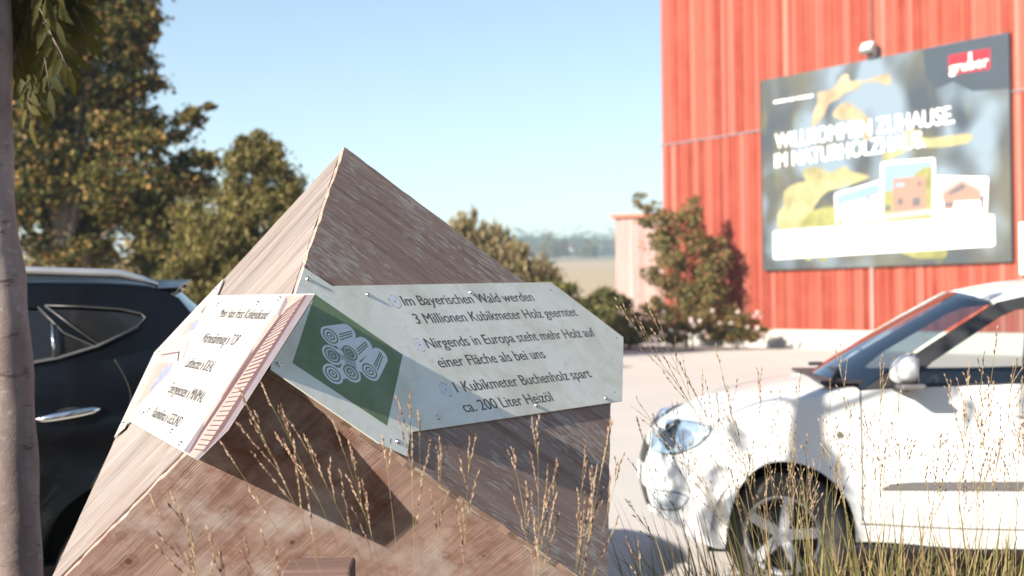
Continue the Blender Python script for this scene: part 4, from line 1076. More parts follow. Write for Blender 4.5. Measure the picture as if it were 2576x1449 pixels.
    for ax, ar in arches:
        for s in (1, -1):
            m = MB(); y0 = side_y(ax, arch_z+ar) - .012; yb = y0-.34
            n = 20; b0 = len(m.v)
            for k in range(n+1):
                a = math.pi*k/n; px_, pz_ = ax - (ar-.002)*math.cos(a), arch_z + (ar-.002)*math.sin(a)
                m.v += [Vector((px_, s*y0, pz_)), Vector((px_, s*yb, pz_))]
            for k in range(n): m.f.append((b0+2*k, b0+2*k+1, b0+2*k+3, b0+2*k+2))
            c = len(m.v); m.v += [Vector((ax-ar, s*yb, .18)), Vector((ax+ar, s*yb, .18))]
            m.f.append(tuple([c] + [b0+2*k+1 for k in range(n+1)] + [c+1]))
            m.build('wheel_arch', M['well'], root, True)
    # --- greenhouse
    G_ = P['glass']; belt = G_['belt']; yb_, yr_ = G_['yb'], G_['yr']; zr = G_['zr']
    def gy(z, x=0): k = (z - 1.05)/(zr-1.05); return yb_(x) + (yr_-yb_(x))*k
    def gl3(pts, s, off=0.0): return [Vector((x, s*(gy(z, x)+off), z)) for x, z in pts]
    outer = [(p.x, p.y) for p in smooth_curve([(a, b, 0) for a, b in G_['outer']], 4, True)] if G_.get('smooth') else G_['outer']
    holes = G_['holes']
    hs = [[(p.x, p.y) for p in smooth_curve([(a, b, 0) for a, b in h], 3, True)] if G_.get('smooth_holes') else h for h, mt in holes]
    v2, f2 = fill2d([outer] + hs)
    for s in (1, -1):
        v = gl3(v2, s); n = len(v); inn = gl3(v2, s, -.03)
        mesh('window_frame', v + inn, f2 + [tuple(i+n for i in q[::-1]) for q in f2], M['black_trim'] if not G_.get('painted') else P['paint'], root)
        for h, (_, mt) in zip(hs, holes):
            gv, gf_ = fill2d([h]); mesh('window', gl3(gv, s, -.012), gf_, mt, root)
            if G_.get('surround'):
                mm = MB(); mm.tube(gl3(h + h[:1], s, .002), .006, 6); mm.build('window_surround', G_['surround'], root, True)
    # roof: from left rail to right rail
    rail = G_['rail']; m = MB(); K = 14
    rs = smooth_curve([(x, z, c) for x, z, c in rail], 5)
    for p in rs:
        for k in range(K+1):
            u = -1 + 2*k/K; y = (gy(p.y, p.x)+.004)*u; m.v.append(Vector((p.x + G_.get('roof_bow', .10)*(1-u*u)*(1 if p is rs[0] else max(0, 1-(rs[0].x-p.x)/.5)), y, p.y + p.z*(1-abs(u)**2.4))))
    for i in range(len(rs)-1):
        for k in range(K): m.f.append((i*(K+1)+k, i*(K+1)+k+1, (i+1)*(K+1)+k+1, (i+1)*(K+1)+k))
    roof = m.build('roof', P['paint'], root, True)
    sol = roof.modifiers.new('thickness', 'SOLIDIFY'); sol.thickness = 0.03; sol.offset = -1
    roof_rows = (rs, K)
    # windscreen between cowl and roof header
    def screen(name, low, high, bow_lo, bow_hi, mat, N=12, nr=8, crown=0.0):
        m = MB(); 
        for i in range(nr+1):
            t = i/nr
            for k in range(N+1):
                u = -1+2*k/N
                yl, yh = low[1], high[1]
                x = (low[0]+bow_lo*(1-u*u))*(1-t) + (high[0]+bow_hi*(1-u*u))*t + crown*math.sin(math.pi*t)
                z = (low[2]+low[3]*(1-u*u))*(1-t) + (high[2]+high[3]*(1-abs(u)**2.4))*t + crown*.6*math.sin(math.pi*t)
                m.v.append(Vector((x, (yl+(yh-yl)*t)*u, z)))
        for i in range(nr):
            for k in range(N): m.f.append((i*(N+1)+k, i*(N+1)+k+1, (i+1)*(N+1)+k+1, (i+1)*(N+1)+k))
        return m.build(name, mat, root, True)
    screen('windscreen', *G_['windscreen']); screen('rear_window', *G_['rear_window'])
    # --- interior
    if P.get('interior'):
        m = MB(); x0, x1 = P['interior']
        m.box((x1-.02, -.62, .55), (x1+.42, .62, .98)); o = m.build('dashboard', M['interior'], root); bevel(o, .06, 3)
        MB().box((x0, -.66, .32), (x1+.35, .66, .42)).build('cabin_floor', M['interior'], root)
        for s in (.34, -.34):
            for xx in (x1-1.2, x1-2.0):
                b = MB().box((xx-.02, s-.24, .42), (xx+.48, s+.24, .60)).build('seat', M['seat'], root); bevel(b, .06, 3)
                b2_ = MB().box((-.07, -.23, 0), (.07, .23, .58)).build('seat_back', M['seat'], root); b2_.location = (xx+.02, s, .56); b2_.rotation_euler = (0, R(-14), 0); bevel(b2_, .06, 3)
                hr_ = MB().box((-.05, -.13, 0), (.05, .13, .17)).build('headrest', M['seat'], root); hr_.location = (xx-.14, s, 1.17); hr_.rotation_euler = (0, R(-10), 0); bevel(hr_, .045, 3)
        m = MB(); cw = Vector((x1-.12, .34, .93)); e1 = Vector((0, 1, 0)); e2 = Vector((-.45, 0, .89))
        m.tube([cw + (e1*math.cos(a) + e2*math.sin(a))*.185 for a in np.linspace(0, 2*math.pi, 29)], .016, 6); m.tube([cw, cw+Vector((.25, 0, -.1))], .03, 6)
        m.build('steering_wheel', M['interior'], root, True)
    for ax, ar, st in P['wheels']:
        for s in (1, -1): wheel(root, ax, s*(side_y(ax, arch_z+ar*.9)-.12), P['r'], .205, st, 5, s)
    # --- things laid on the skin
    def skin(pts, off=.004, mirror=False, dirn=Vector((0, -1, 0)), dens=.03, far=3.0):
        """grid patch over an outline given as (x, z), dropped on the body along dirn"""
        P2 = [Vector((a, b)) for a, b in pts]; n = len(P2)
        x0, x1 = min(p.x for p in P2), max(p.x for p in P2); y0, y1 = min(p.y for p in P2), max(p.y for p in P2)
        V = list(P2)
        def inside(p):
            c = False
            for i in range(n):
                a, b = P2[i], P2[i-1]
                if (a.y > p.y) != (b.y > p.y) and p.x < (b.x-a.x)*(p.y-a.y)/(b.y-a.y)+a.x: c = not c
            return c
        gx = x0+dens/2
        while gx < x1:
            gy_ = y0+dens/2
            while gy_ < y1:
                p = Vector((gx, gy_))
                if inside(p) and min((p-qq).length for qq in P2) > dens*.4: V.append(p)
                gy_ += dens
            gx += dens
        vo, eo, fo, *_ = delaunay_2d_cdt(V, [], [tuple(range(n))], 1, 1e-6)
        out = []
        for p in vo:
            o = Vector((p.x, 0, p.y)) - dirn*far
            hit, nrm, idx, dist = bvh.ray_cast(o, dirn)
            if hit is None: hit = Vector((p.x, hw(p.x)*.9, p.y)); nrm = -dirn
            if nrm.dot(dirn) > 0: nrm = -nrm
            out.append(hit + nrm*off)
        return out, [tuple(f) for f in fo]
    def both(name, pts, mat, off=.004, sides=(1,), dens=.03, smooth=True):
        v, f = skin(pts, off, dens=dens); os_ = []
        for s in sides: os_.append(mesh(name, [(p.x, p.y*s, p.z) for p in v], f if s < 0 else [q[::-1] for q in f], mat, root, smooth))
        return os_
    def line_on(name, pts, rad, mat, off=.0, sides=(1,)):
        """thin bead following the skin through (x, z) points"""
        pp = smooth_curve([(a, 0, b) for a, b in pts], 5); res = []
        for p in pp:
            hit, nrm, idx, d = bvh.ray_cast(Vector((p.x, 3, p.z)), Vector((0, -1, 0)))
            if hit is not None: res.append(hit + Vector((0, off, 0)))
        for s in sides:
            m = MB(); m.tube([(p.x, p.y*s, p.z) for p in res], rad, 6); m.build(name, mat, root, True)
    return dict(root=root, skin=skin, both=both, line_on=line_on, side_y=side_y, hw=hw, gy=gy, bvh=bvh, bend=bend, roof=roof)

# ------------------------------------------------------------------ white hatchback (front wheel at the origin)
SW = 500.0
wx = lambda px: (1974 - px) * 7.22 / F
wz = lambda py: 1.55 - (py - 739) * 7.22 / F
wp = on_ground(1995, 1503)
white_paint = paint('white_car_paint', (0.60, 0.605, 0.61), 0.0, 0.6)
HWW = 0.835
def cls_white(x, h, top):
    if top:
        return 'hood' if -.13 < x < .60 else ('body' if x >= .60 or x > -.40 or x < -3.05 else None)
    if -1.68 < x < -.405: return 'door:front'
    if -2.35 < x < -1.68: return 'door:rear'
    if x > .30: return 'front_bumper'
    return 'body'
cw = make_car(dict(name='parked_car', label='white hatchback with grey side trim, parked beyond the tall grass', loc=(wp.x + .02, wp.y + HWW - 0.03, 0), rot=math.pi - R(5), paint=white_paint,
    xf=.68, xr=-3.35, bow_f=.14, bow_r=.14, tumble=.035, arch_z=.335, r=.318,
    arches=[(0.0, .368), (-2.55, .368)], wheels=[(-.03, .368, R(-22)), (-2.55, .368, 0)],
    seams=[-.405, -1.68, -2.35, .30], seam_kind=[1, 1, 1, 0],
    zt=[(.68, .76), (.64, .81), (.58, .855), (.46, .92), (.30, .995), (.04, 1.055), (-.15, 1.09), (-.32, 1.105), (-.48, 1.09), (-3.0, 1.10), (-3.35, 1.02)],
    zs=[(.68, .72), (.63, .78), (.55, .845), (.36, .92), (.1, .985), (-.3, 1.05), (-.6, 1.07), (-3.0, 1.12), (-3.35, 1.0)],
    zb=[(.68, .37), (.62, .325), (.52, .275), (.40, .245), (0, .25), (-.42, .285), (-1.0, .25), (-2.1, .25), (-3.0, .3), (-3.35, .36)],
    hw=[(.68, .71), (.61, .765), (.47, .82), (.2, HWW), (-2.6, HWW), (-3.1, .80), (-3.35, .74)],
    classify=cls_white, end_part=('front_bumper', 'body'), interior=(-3.0, -.68),
    glass=dict(belt=1.07, yb=lambda x: .80, yr=.60, zr=1.56,
        outer=[(-.42, 1.065), (-.80, 1.30), (-1.15, 1.51), (-1.42, 1.56), (-1.8, 1.575), (-2.5, 1.56), (-3.0, 1.52), (-3.12, 1.48), (-3.30, 1.10), (-2.4, 1.085), (-1.4, 1.072)],
        holes=[([(-.66, 1.095), (-.78, 1.20), (-1.15, 1.43), (-1.23, 1.462), (-1.62, 1.512), (-1.63, 1.095)], M['glass']), ([(-1.74, 1.095), (-1.74, 1.515), (-2.2, 1.515), (-2.3, 1.10)], M['glass']), ([(-2.40, 1.115), (-2.33, 1.50), (-2.85, 1.46), (-3.05, 1.15)], M['glass'])],
        rail=[(-1.12, 1.507, .055), (-1.42, 1.562, .06), (-1.8, 1.577, .06), (-2.5, 1.56, .06), (-3.05, 1.515, .05)],
        windscreen=((-.42, .775, 1.065, .045), (-1.12, .61, 1.507, .055), .16, .10, M['screen_glass'], 14, 10, .015),
        rear_window=((-3.32, .72, 1.08, .02), (-3.06, .58, 1.512, .05), -.06, -.06, M['glass']))))
B = cw['both']
dpx = lambda pts: [(wx(a), wz(b)) for a, b in pts]
hl = [(min(x, .655), z) for x, z in dpx([(1648, 1150), (1654, 1112), (1680, 1085), (1730, 1070), (1780, 1068), (1797, 1076), (1785, 1098), (1755, 1125), (1715, 1143), (1680, 1152)])]
for o in B('headlight', hl, M['reflector'], .003, (1, -1), .025): pass
for o in B('headlight_lens', [(x*1.0, z) for x, z in hl], M['lens'], .016, (1, -1), .025): pass
cx_, cz_ = np.mean([p[0] for p in hl]), np.mean([p[1] for p in hl])
cw['line_on']('headlight_seal', hl + hl[:1], .004, M['grey_trim'], .003, (1, -1))
for k, (px, py, rr_) in enumerate(((1690, 1118, .045), (1735, 1105, .04))):
    c = (wx(px), wz(py)); 
    for o in B('headlight_bulb', [(c[0] + rr_*math.cos(a), c[1] + rr_*math.sin(a)) for a in np.linspace(0, 2*math.pi, 17)[:-1]], M['chrome'] if k == 0 else M['alloy'], .008, (1, -1), .02): pass
fg = dpx([(1650, 1248), (1700, 1246), (1737, 1254), (1728, 1275), (1705, 1292), (1656, 1294)])
B('fog_lamp', fg, M['reflector'], .004, (1, -1), .02); cw['line_on']('fog_lamp_rim', fg + fg[:1], .004, M['grey_trim'], .002, (1, -1))
B('side_trim', dpx([(2214, 1230), (2245, 1216), (2300, 1211), (2500, 1210), (2712, 1210), (2712, 1232), (2500, 1232)]), M['grey_trim'], .012, (1, -1), .04)
B('side_trim', dpx([(2718, 1210), (3060, 1210), (3060, 1232), (2718, 1232)]), M['grey_trim'], .012, (1, -1), .04)
B('side_indicator', [(wx(2119) + .018*math.cos(a), wz(1092) + .018*math.sin(a)) for a in np.linspace(0, 6.283, 13)[:-1]], M['chrome'], .008, (1, -1), .02)
cw['line_on']('bumper_lip', dpx([(1640, 1300), (1660, 1335), (1720, 1370), (1790, 1388)]), .012, white_paint, .004, (1, -1))
cw['line_on']('sill_line', dpx([(2170, 1318), (2400, 1330), (2700, 1335), (3050, 1335)]), .006, M['grey_trim'], -.003, (1, -1))
# grille in the nose
def nose(name, y0, y1, z0, z1, mat, off, K=12):
    m = MB(); 
    for i in range(4):
        for k in range(K+1):
            y = y0 + (y1-y0)*k/K; z = z0 + (z1-z0)*i/3
            h, n_, ix, d = cw['bvh'].ray_cast(Vector((3, y, z)), Vector((-1, 0, 0))); h = h if h else Vector((.6, y, z)); m.v.append(h + Vector((off, 0, 0)))
    for i in range(3):
        for k in range(K): m.f.append((i*(K+1)+k, i*(K+1)+k+1, (i+1)*(K+1)+k+1, (i+1)*(K+1)+k))
    m.build(name, mat, cw['root'], True)
nose('grille', -.36, .36, .64, .74, M['black_trim'], .006); nose('lower_grille', -.42, .42, .40, .52, M['black_trim'], .006); nose('number_plate', -.26, .26, .54, .63, M['p_white'], .012)
# wipers and cowl
m = MB(); m.box((-.46, -.70, 1.075), (-.24, .70, 1.09)); o = m.build('cowl', M['black_trim'], cw['root']); o.location = (.02, 0, .015)
m = MB()
for y0, y1 in ((.62, .02), (-.02, -.6)):
  m = MB(); m.tube([(-.30, y0, 1.115), (-.35, (y0+y1)/2, 1.15), (-.32, y1, 1.135)], .012, 6)
  m.build('wiper', M['black_trim'], cw['root'], True)
# door mirrors
def mirror(root, x, y, z, s, shell, size=1.0):
    bm = bmesh.new(); bmesh.ops.create_uvsphere(bm, u_segments=24, v_segments=14, radius=1)
    for v in bm.verts:
        c = v.co.copy(); k = 1.0 if c.z > 0 else .82
        v.co = Vector((c.x*.085 - (.03 if c.x > 0 else 0)*c.z, c.y*.115, c.z*.088*k)) * size
        if c.x < -.35: v.co.x = -.035*size
    me = bpy.data.meshes.new('mirror'); bm.to_mesh(me); bm.free(); me.materials.append(shell); me.polygons.foreach_set('use_smooth', [True]*len(me.polygons))
    o = bpy.data.objects.new('mirror', me); COL.objects.link(o); o.parent = root; o.location = (x, s*(y+.10), z)
    mb_ = MB(); mb_.tube([(x+.05, s*(y-.06), z-.085), (x+.02, s*(y+.05), z-.09), (x, s*(y+.12), z-.085)], [.035, .032, .025], 8); b = mb_.build('mirror_foot', M['black_trim'], root, True)
    b3 = MB().box((-.075, -.11, -.10), (.05, .11, -.07)).build('mirror_base', M['grey_trim'], o); bevel(b3, .012)
    g_ = MB().box((-.040, -.09, -.065), (-.037, .09, .06)).build('mirror_glass', M['chrome'], o)
for s in (1, -1): mirror(cw['root'], -.625, .80, 1.172, s, white_paint, 1.0)
for s in (1, -1):
    m = MB(); m.box((-1.33, .825 if s > 0 else -.86, .93), (-1.16, .86 if s > 0 else -.825, .955)); o = m.build('door_handle', white_paint, cw['root']); bevel(o, .01)

# ------------------------------------------------------------------ dark blue estate car at the left (rear wheel at the origin)
SD = 596.0; DZ = 6.0
sp = at(352, 1100, DZ)
dx = lambda px: -(px - 352) / SD
dz = lambda py: 1.55 - (py - 761) / SD
navy = paint('dark_blue_car_paint', (0.0004, 0.0010, 0.0026), 0.0, 0.22, 0.3)
HWD = .92
def cls_suv(x, h, top):
    if top: return 'hood' if x > 2.2 else ('body' if x < -.62 or x > 2.0 else None)
    if .12 < x < 1.02: return 'door:rear'
    if 1.02 < x < 2.0: return 'door:front'
    return 'body'
ds = make_car(dict(name='parked_car', label='dark blue estate car with roof rails and dark rear windows, parked behind the ash trunk', loc=(sp.x - HWD*math.sin(R(12)), sp.y + HWD*math.cos(R(12)), 0), rot=math.pi + R(12), paint=navy,
    xf=3.55, xr=-.80, bow_f=.25, bow_r=.20, tumble=.05, arch_z=.40, r=.365,
    arches=[(0.0, .43), (2.70, .43)], wheels=[(0.0, .43, 0), (2.70, .43, 0)],
    seams=[.12, 1.02, 2.0], seam_kind=[0, 1, 1], crease=lambda x: 1.02 - .02*x,
    zt=[(3.55, .85), (3.45, .98), (3.2, 1.06), (2.4, 1.17), (2.1, 1.22), (1.6, 1.25), (-.2, 1.42), (-.45, 1.28), (-.68, 1.04), (-.80, .80)],
    zs=[(3.55, .78), (3.4, .90), (3.0, 1.0), (2.2, 1.13), (1.6, 1.20), (.8, 1.25), (.17, 1.31), (-.1, 1.36), (-.3, 1.33), (-.5, 1.18), (-.68, .98), (-.80, .72)],
    zb=[(3.55, .42), (3.2, .32), (2.3, .30), (1.3, .30), (.4, .32), (-.4, .38), (-.80, .48)],
    hw=[(3.55, .74), (3.2, .86), (2.6, HWD), (.2, HWD), (-.4, .90), (-.80, .80)],
    classify=cls_suv, end_part=('body', 'body'), interior=(-.3, 1.75),
    glass=dict(belt=1.2, yb=lambda x: .885, yr=.66, zr=1.62, painted=True, surround=M['chrome'] if False else M['black_trim'],
        outer=[(2.12, 1.185), (1.75, 1.40), (1.35, 1.585), (.8, 1.63), (.2, 1.63), (-.10, 1.605), (-.16, 1.575), (-.22, 1.50), (-.36, 1.36), (-.1, 1.33), (.17, 1.29), (.8, 1.235), (1.6, 1.19)],
        holes=[(dpx_ := [(dx(a), dz(b)) for a, b in ((112, 762), (200, 766), (300, 774), (352, 786), (364, 797), (345, 818), (300, 843), (246, 864), (180, 815))], M['privacy']),
               ([(dx(95), dz(765)), (dx(160), dz(832)), (dx(238), dz(868)), (dx(150), dz(893)), (dx(60), dz(908)), (dx(-130), dz(938)), (dx(-215), dz(945)), (dx(-200), dz(760))], M['privacy']),
               ([(.98, 1.26), (.97, 1.575), (1.34, 1.53), (1.7, 1.36), (1.85, 1.24)], M['privacy'])],
        rail=[(1.36, 1.585, .05), (.8, 1.632, .06), (.2, 1.632, .06), (-.08, 1.612, .05)],
        windscreen=((2.10, .85, 1.19, .05), (1.36, .66, 1.585, .05), .18, .08, M['privacy'], 14, 10, .015),
        rear_window=((-.42, .78, 1.26, .02), (-.10, .66, 1.60, .04), -.10, -.04, M['privacy']))))
r_ = ds['root']; gy = ds['gy']
# spoiler lip at the tail end of the roof
m = MB(); N_ = 12
for k in range(N_ + 1):
    u = -1 + 2*k/N_; y = .655*u; cv = .05*(1-abs(u)**2.4)
    m.v += [Vector((-.02, y, 1.617+cv)), Vector((-.16 - .05*(1-u*u), y*.97, 1.622+cv*.9)), Vector((-.15 - .05*(1-u*u), y*.97, 1.605+cv*.9)), Vector((-.06, y*.98, 1.565+cv*.6)), Vector((.0, y, 1.58+cv*.6))]
for k in range(N_):
    for j in range(5): m.f.append((k*5+j, k*5+(j+1) % 5, (k+1)*5+(j+1) % 5, (k+1)*5+j))
m.f += [tuple(range(5)), tuple(N_*5+j for j in range(4, -1, -1))]
m.build('roof_spoiler', navy, r_)
m = MB(); m.box((-.185, -.12, 1.625), (-.165, .12, 1.645)); m.build('brake_light', plain('brake_light_red', (.35, .02, .02), .2), r_)
for s in (1, -1):
    m = MB(); m.tube([(1.30, s*.60, 1.615), (1.2, s*.61, 1.675), (.6, s*.62, 1.705), (.1, s*.61, 1.685), (.0, s*.60, 1.66), (-.07, s*.60, 1.635)], [.014, .018, .02, .02, .016, .01], 8); m.build('roof_rail', plain('rail_aluminium', (.62, .62, .64), .35, .8), r_, True)
# door handle, rear door edge, chrome strips
def outer_y(x, z):
    h, n_, i_, d = ds['bvh'].ray_cast(Vector((x, 3, z)), Vector((0, -1, 0))); return h.y if h else HWD
hx0, hx1, hz0, hz1 = dx(105), dx(257), dz(1046), dz(1022)
for s in (1, -1):
    m = MB(); pts = [Vector((hx0 + (hx1-hx0)*t, 0, hz0 + (hz1-hz0)*t)) for t in np.linspace(0, 1, 9)]
    for i, p in enumerate(pts): p.y = s*(outer_y(p.x, p.z) + .022*math.sin(math.pi*(.12+.76*i/8)) + .004)
    m.tube(pts, [.010, .016, .019, .020, .020, .020, .019, .017, .010], 8); m.build('door_handle', M['chrome'], r_, True)
    for t_, nm in ((hx1+.03, 0),):
        m = MB(); n = 14; m.v += [Vector((dx(190) + .075*math.cos(2*math.pi*k/n), s*(outer_y(dx(190) + .075*math.cos(2*math.pi*k/n), dz(1034) + .028*math.sin(2*math.pi*k/n)) + .003), dz(1034) + .03*math.sin(2*math.pi*k/n))) for k in range(n)]; m.f.append(tuple(range(n))); m.build('handle_recess', M['well'], r_)
ds['line_on']('door_edge', [(dx(a), dz(b)) for a, b in ((288, 895), (312, 935), (328, 975), (330, 1010), (318, 1060), (292, 1120), (255, 1180), (225, 1235))], .005, M['well'], .0, (1, -1))
for s in (1, -1):
    m = MB(); m.tube([(dx(131), s*(gy(dz(812))+.012), dz(808)), (dx(140), s*(gy(dz(895))+.012), dz(893))], .007, 6); m.build('pillar_strip', M['chrome'], r_, True)
    m = MB(); m.tube([(dx(-200), s*(gy(1.24)+.012), 1.235), (dx(60), s*(gy(1.3)+.012), dz(912)), (dx(150), s*(gy(1.33)+.012), dz(897)), (dx(246), s*(gy(1.37)+.012), dz(868)), (dx(345), s*(gy(1.46)+.012), dz(821))], .008, 6); m.build('window_trim', plain('satin_trim', (.07, .07, .075), .5, .1), r_, True)
ds['both']('tail_light', [(-.62, .88), (-.45, .93), (-.30, 1.06), (-.36, 1.14), (-.55, 1.08)], plain('tail_light_red', (.22, .01, .012), .12), .008, (1, -1), .03)
ds['both']('rear_bumper', [(-.72, .45), (-.45, .40), (-.45, .56), (-.74, .62)], M['grey_trim'], .006, (1, -1), .04)

# ================================================================== ash tree at the left edge
M['ash_leaf'] = leaf_mat('ash_leaflet', [(0.025, 0.030, 0.006), (0.045, 0.045, 0.010), (0.075, 0.065, 0.016)], 0.4, 0.6)
def ash_bark():
    t = NT('ash_bark'); co = t.co()
    n1 = t.noise(t.map(co, (6, 6, 3)), 1, 5, 0.6); n2 = t.noise(t.map(co, (14, 14, 30)), 1, 4, 0.7); n3 = t.noise(co, 160, 3)
    c = t.ramp(n1, [(0.3, (0.12, 0.085, 0.078)), (0.5, (0.21, 0.158, 0.148)), (0.72, (0.30, 0.25, 0.235))])
    ring_ = t.noise(t.map(co, (5, 5, 22)), 1, 4, 0.7)
    c = t.mix(t.ramp(ring_, [(0.60, 0.0), (0.66, 0.8)]), c, (0.085, 0.045, 0.038))
    wc = t.n('VectorMath', {0: co, 1: t.n('VectorMath', {0: t.noise(co, 40, 3, out=1), 'Scale': 0.045}, operation='SCALE').outputs[0]}, operation='ADD').outputs[0]
    spots = t.vor(t.map(wc, (20, 20, 34)), 1); c = t.mix(t.math('MULTIPLY', t.ramp(spots, [(0.14, 0.8), (0.30, 0.0)]), t.ramp(n1, [(0.45, 0.0), (0.6, 1.0)])), c, (0.36, 0.33, 0.30))
    c = t.mix(t.ramp(n2, [(0.62, 0.0), (0.75, 0.6)]), c, (0.32, 0.29, 0.26))
    t.bump(t.math('ADD', n2, t.math('MULTIPLY', n3, .4)), 0.4, 0.006); return t.fin(c, 0.8)
M['ash_bark'] = ash_bark()
DA = 4.7
edge_px = [(27, 0, 56), (29, 300, 58), (33, 480, 60), (46, 620, 64), (62, 700, 66), (74, 850, 69), (84, 1000, 72), (92, 1150, 74), (104, 1449, 78)]
path = []; rads = []
for ex, ey, rp_ in edge_px:
    path.append(at(ex - rp_, ey, DA)); rads.append(rp_ * DA / F)
slope = (path[-1] - path[-2]).normalized()
foot = path[-1] + slope * ((0 - path[-1].z) / slope.z)
top_dir = (path[0] - path[1]).normalized()
full = [path[0] + Vector((0.06, 0.1, 2.9)), path[0] + Vector((0.015, 0.03, 1.0))] + path + [foot.lerp(path[-1], 0.3), foot, foot - Vector((0, 0, 0.06))]
frad = [0.045, 0.051] + rads + [rads[-1]*1.08, rads[-1]*1.35, rads[-1]*1.5]
ash = thing('ash_tree', 'slim pinkish grey ash trunk at the left edge with hanging leaves', 'tree', (foot.x, foot.y, 0))
pts = []; rr2 = []
for i in range(len(full) - 1):
    for k in range(6):
        t_ = k / 6; pts.append(full[i].lerp(full[i+1], t_)); rr2.append(frad[i]*(1-t_) + frad[i+1]*t_)
m = MB(); m.tube([p - Vector((foot.x, foot.y, 0)) for p in pts], rr2, 28)
qb = random.Random(5)
for v in m.v:                       # slight swelling and scars
    v.x += 0.0025*math.sin(v.z*19 + v.y*40) ; v.y += 0.0025*math.sin(v.z*23 + v.x*30)
for zz in (0.78, 0.98, 1.32, 1.75):
    for v in m.v:
        k = math.exp(-((v.z - zz - 0.01*math.sin(v.x*60))/.012)**2); v.x += 0.003*k; v.y -= 0.003*k
m.build('trunk', M['ash_bark'], ash, True)
# twigs with feathered leaves hanging into the top left corner
lv = []; lf = []
def leaflet(p, d, nrm, L, w):
    d = d.normalized(); s = d.cross(nrm).normalized(); n2 = s.cross(d)
    base = len(lv)
    prof = [(0, .0), (.18, .55), (.42, 1.0), (.68, .8), (.88, .35), (1.0, .0)]
    for t_, k in prof:
        c = p + d*L*t_ + n2*(-0.12*L*t_*t_)
        lv.extend([c - s*w*k*.5 + n2*w*.10*k, c, c + s*w*k*.5 + n2*w*.10*k])
    for i in range(len(prof)-1):
        a = base + i*3
        lf.extend([(a, a+1, a+4, a+3), (a+1, a+2, a+5, a+4)])
twig = MB()
def compound(p, d, L, q, leafL):
    pts_ = []; 
    for i in range(7):
        t_ = i/6; pts_.append(p + d*L*t_ + Vector((0, 0, -0.35*L*t_*t_)))
    twig.tube(pts_, [.0022 - .0002*i for i in range(7)], 5)
    nrm = Vector((q.uniform(-.5, .5), -1 + q.uniform(-.5, .4), q.uniform(.0, .7))).normalized()
    side = d.cross(nrm).normalized()
    for i in range(1, 7):
        tan = (pts_[i]-pts_[i-1]).normalized()
        if i < 6:
            for s in (1, -1):
                dd = (tan*.55 + side*s*.75 + Vector((0, 0, -.45 + q.uniform(-.2, .1)))).normalized()
                leaflet(pts_[i], dd, nrm + Vector((q.uniform(-.5, .5), 0, q.uniform(-.5, .5))), leafL*q.uniform(.85, 1.1), leafL*.33)
        else: leaflet(pts_[i], (tan + Vector((0, 0, -.5))).normalized(), nrm, leafL*1.1, leafL*.32)
qa = random.Random(12)
branches = [((-40, -300), (60, -120), (90, 40)), ((-40, -350), (90, -180), (150, -10)), ((-40, -200), (30, -60), (45, 120))]
for bi, (p0_, p1_, p2_) in enumerate(branches):
    dp = DA + .1*bi
    pp = smooth_curve([at(*p0_, DA), at(*p1_, DA*.3 + dp*.7), at(*p2_, dp + .05)], 8)
    twig.tube(pp, [.016*(1 - .8*i/len(pp)) for i in range(len(pp))], 6)
    for i in range(5, len(pp), 2):
        for s in (1, -1):
            d = ((pp[min(i+1, len(pp)-1)] - pp[i-1]).normalized()*.5 + Vector((s*.6, qa.uniform(-.5, .5), -.35 + qa.uniform(-.3, .2)))).normalized()
            compound(pp[i], d, qa.uniform(.16, .22), qa, qa.uniform(.075, .10))
    compound(pp[-1], Vector((.25, -.1, -.9)), .2, qa, .09)
off = Vector((foot.x, foot.y, 0))
crown_at = [(qa.gauss(0, .7), qa.gauss(0, .6), qa.uniform(4.9, 6.2)) for _ in range(34)]
crown_at += [(-.80 + qa.gauss(0, .17), qa.gauss(0, .2), 2.80 + qa.gauss(0, .13)) for _ in range(5)]      # low boughs: their shade falls on the white car
crown_at += [(1.22 + qa.gauss(0, .13), qa.gauss(0, .10), 3.27 + qa.gauss(0, .03)) for _ in range(9)]
for ex_ in ((-.80, 0, 2.8), (1.22, 0, 3.27)):
    twig.tube(smooth_curve([off + Vector((.02, .03, 3.0)), off + Vector((ex_[0]*.5, 0, 3.2)), off + Vector(ex_)], 6), [.02*(1 - .045*i) for i in range(13)], 6)
for ca in crown_at:
    c = off + Vector(ca)
    for j in range(5): compound(c + Vector((qa.gauss(0, .15), qa.gauss(0, .15), qa.gauss(0, .12))), Vector((qa.uniform(-1, 1), qa.uniform(-1, 1), qa.uniform(-.8, .2))).normalized(), .2, qa, .09)
mesh('foliage', [v - off for v in lv], lf, M['ash_leaf'], ash, True)
mesh('twigs', [v - off for v in twig.v], twig.f, M['ash_bark'], ash, True)['kind'] = 'stuff'

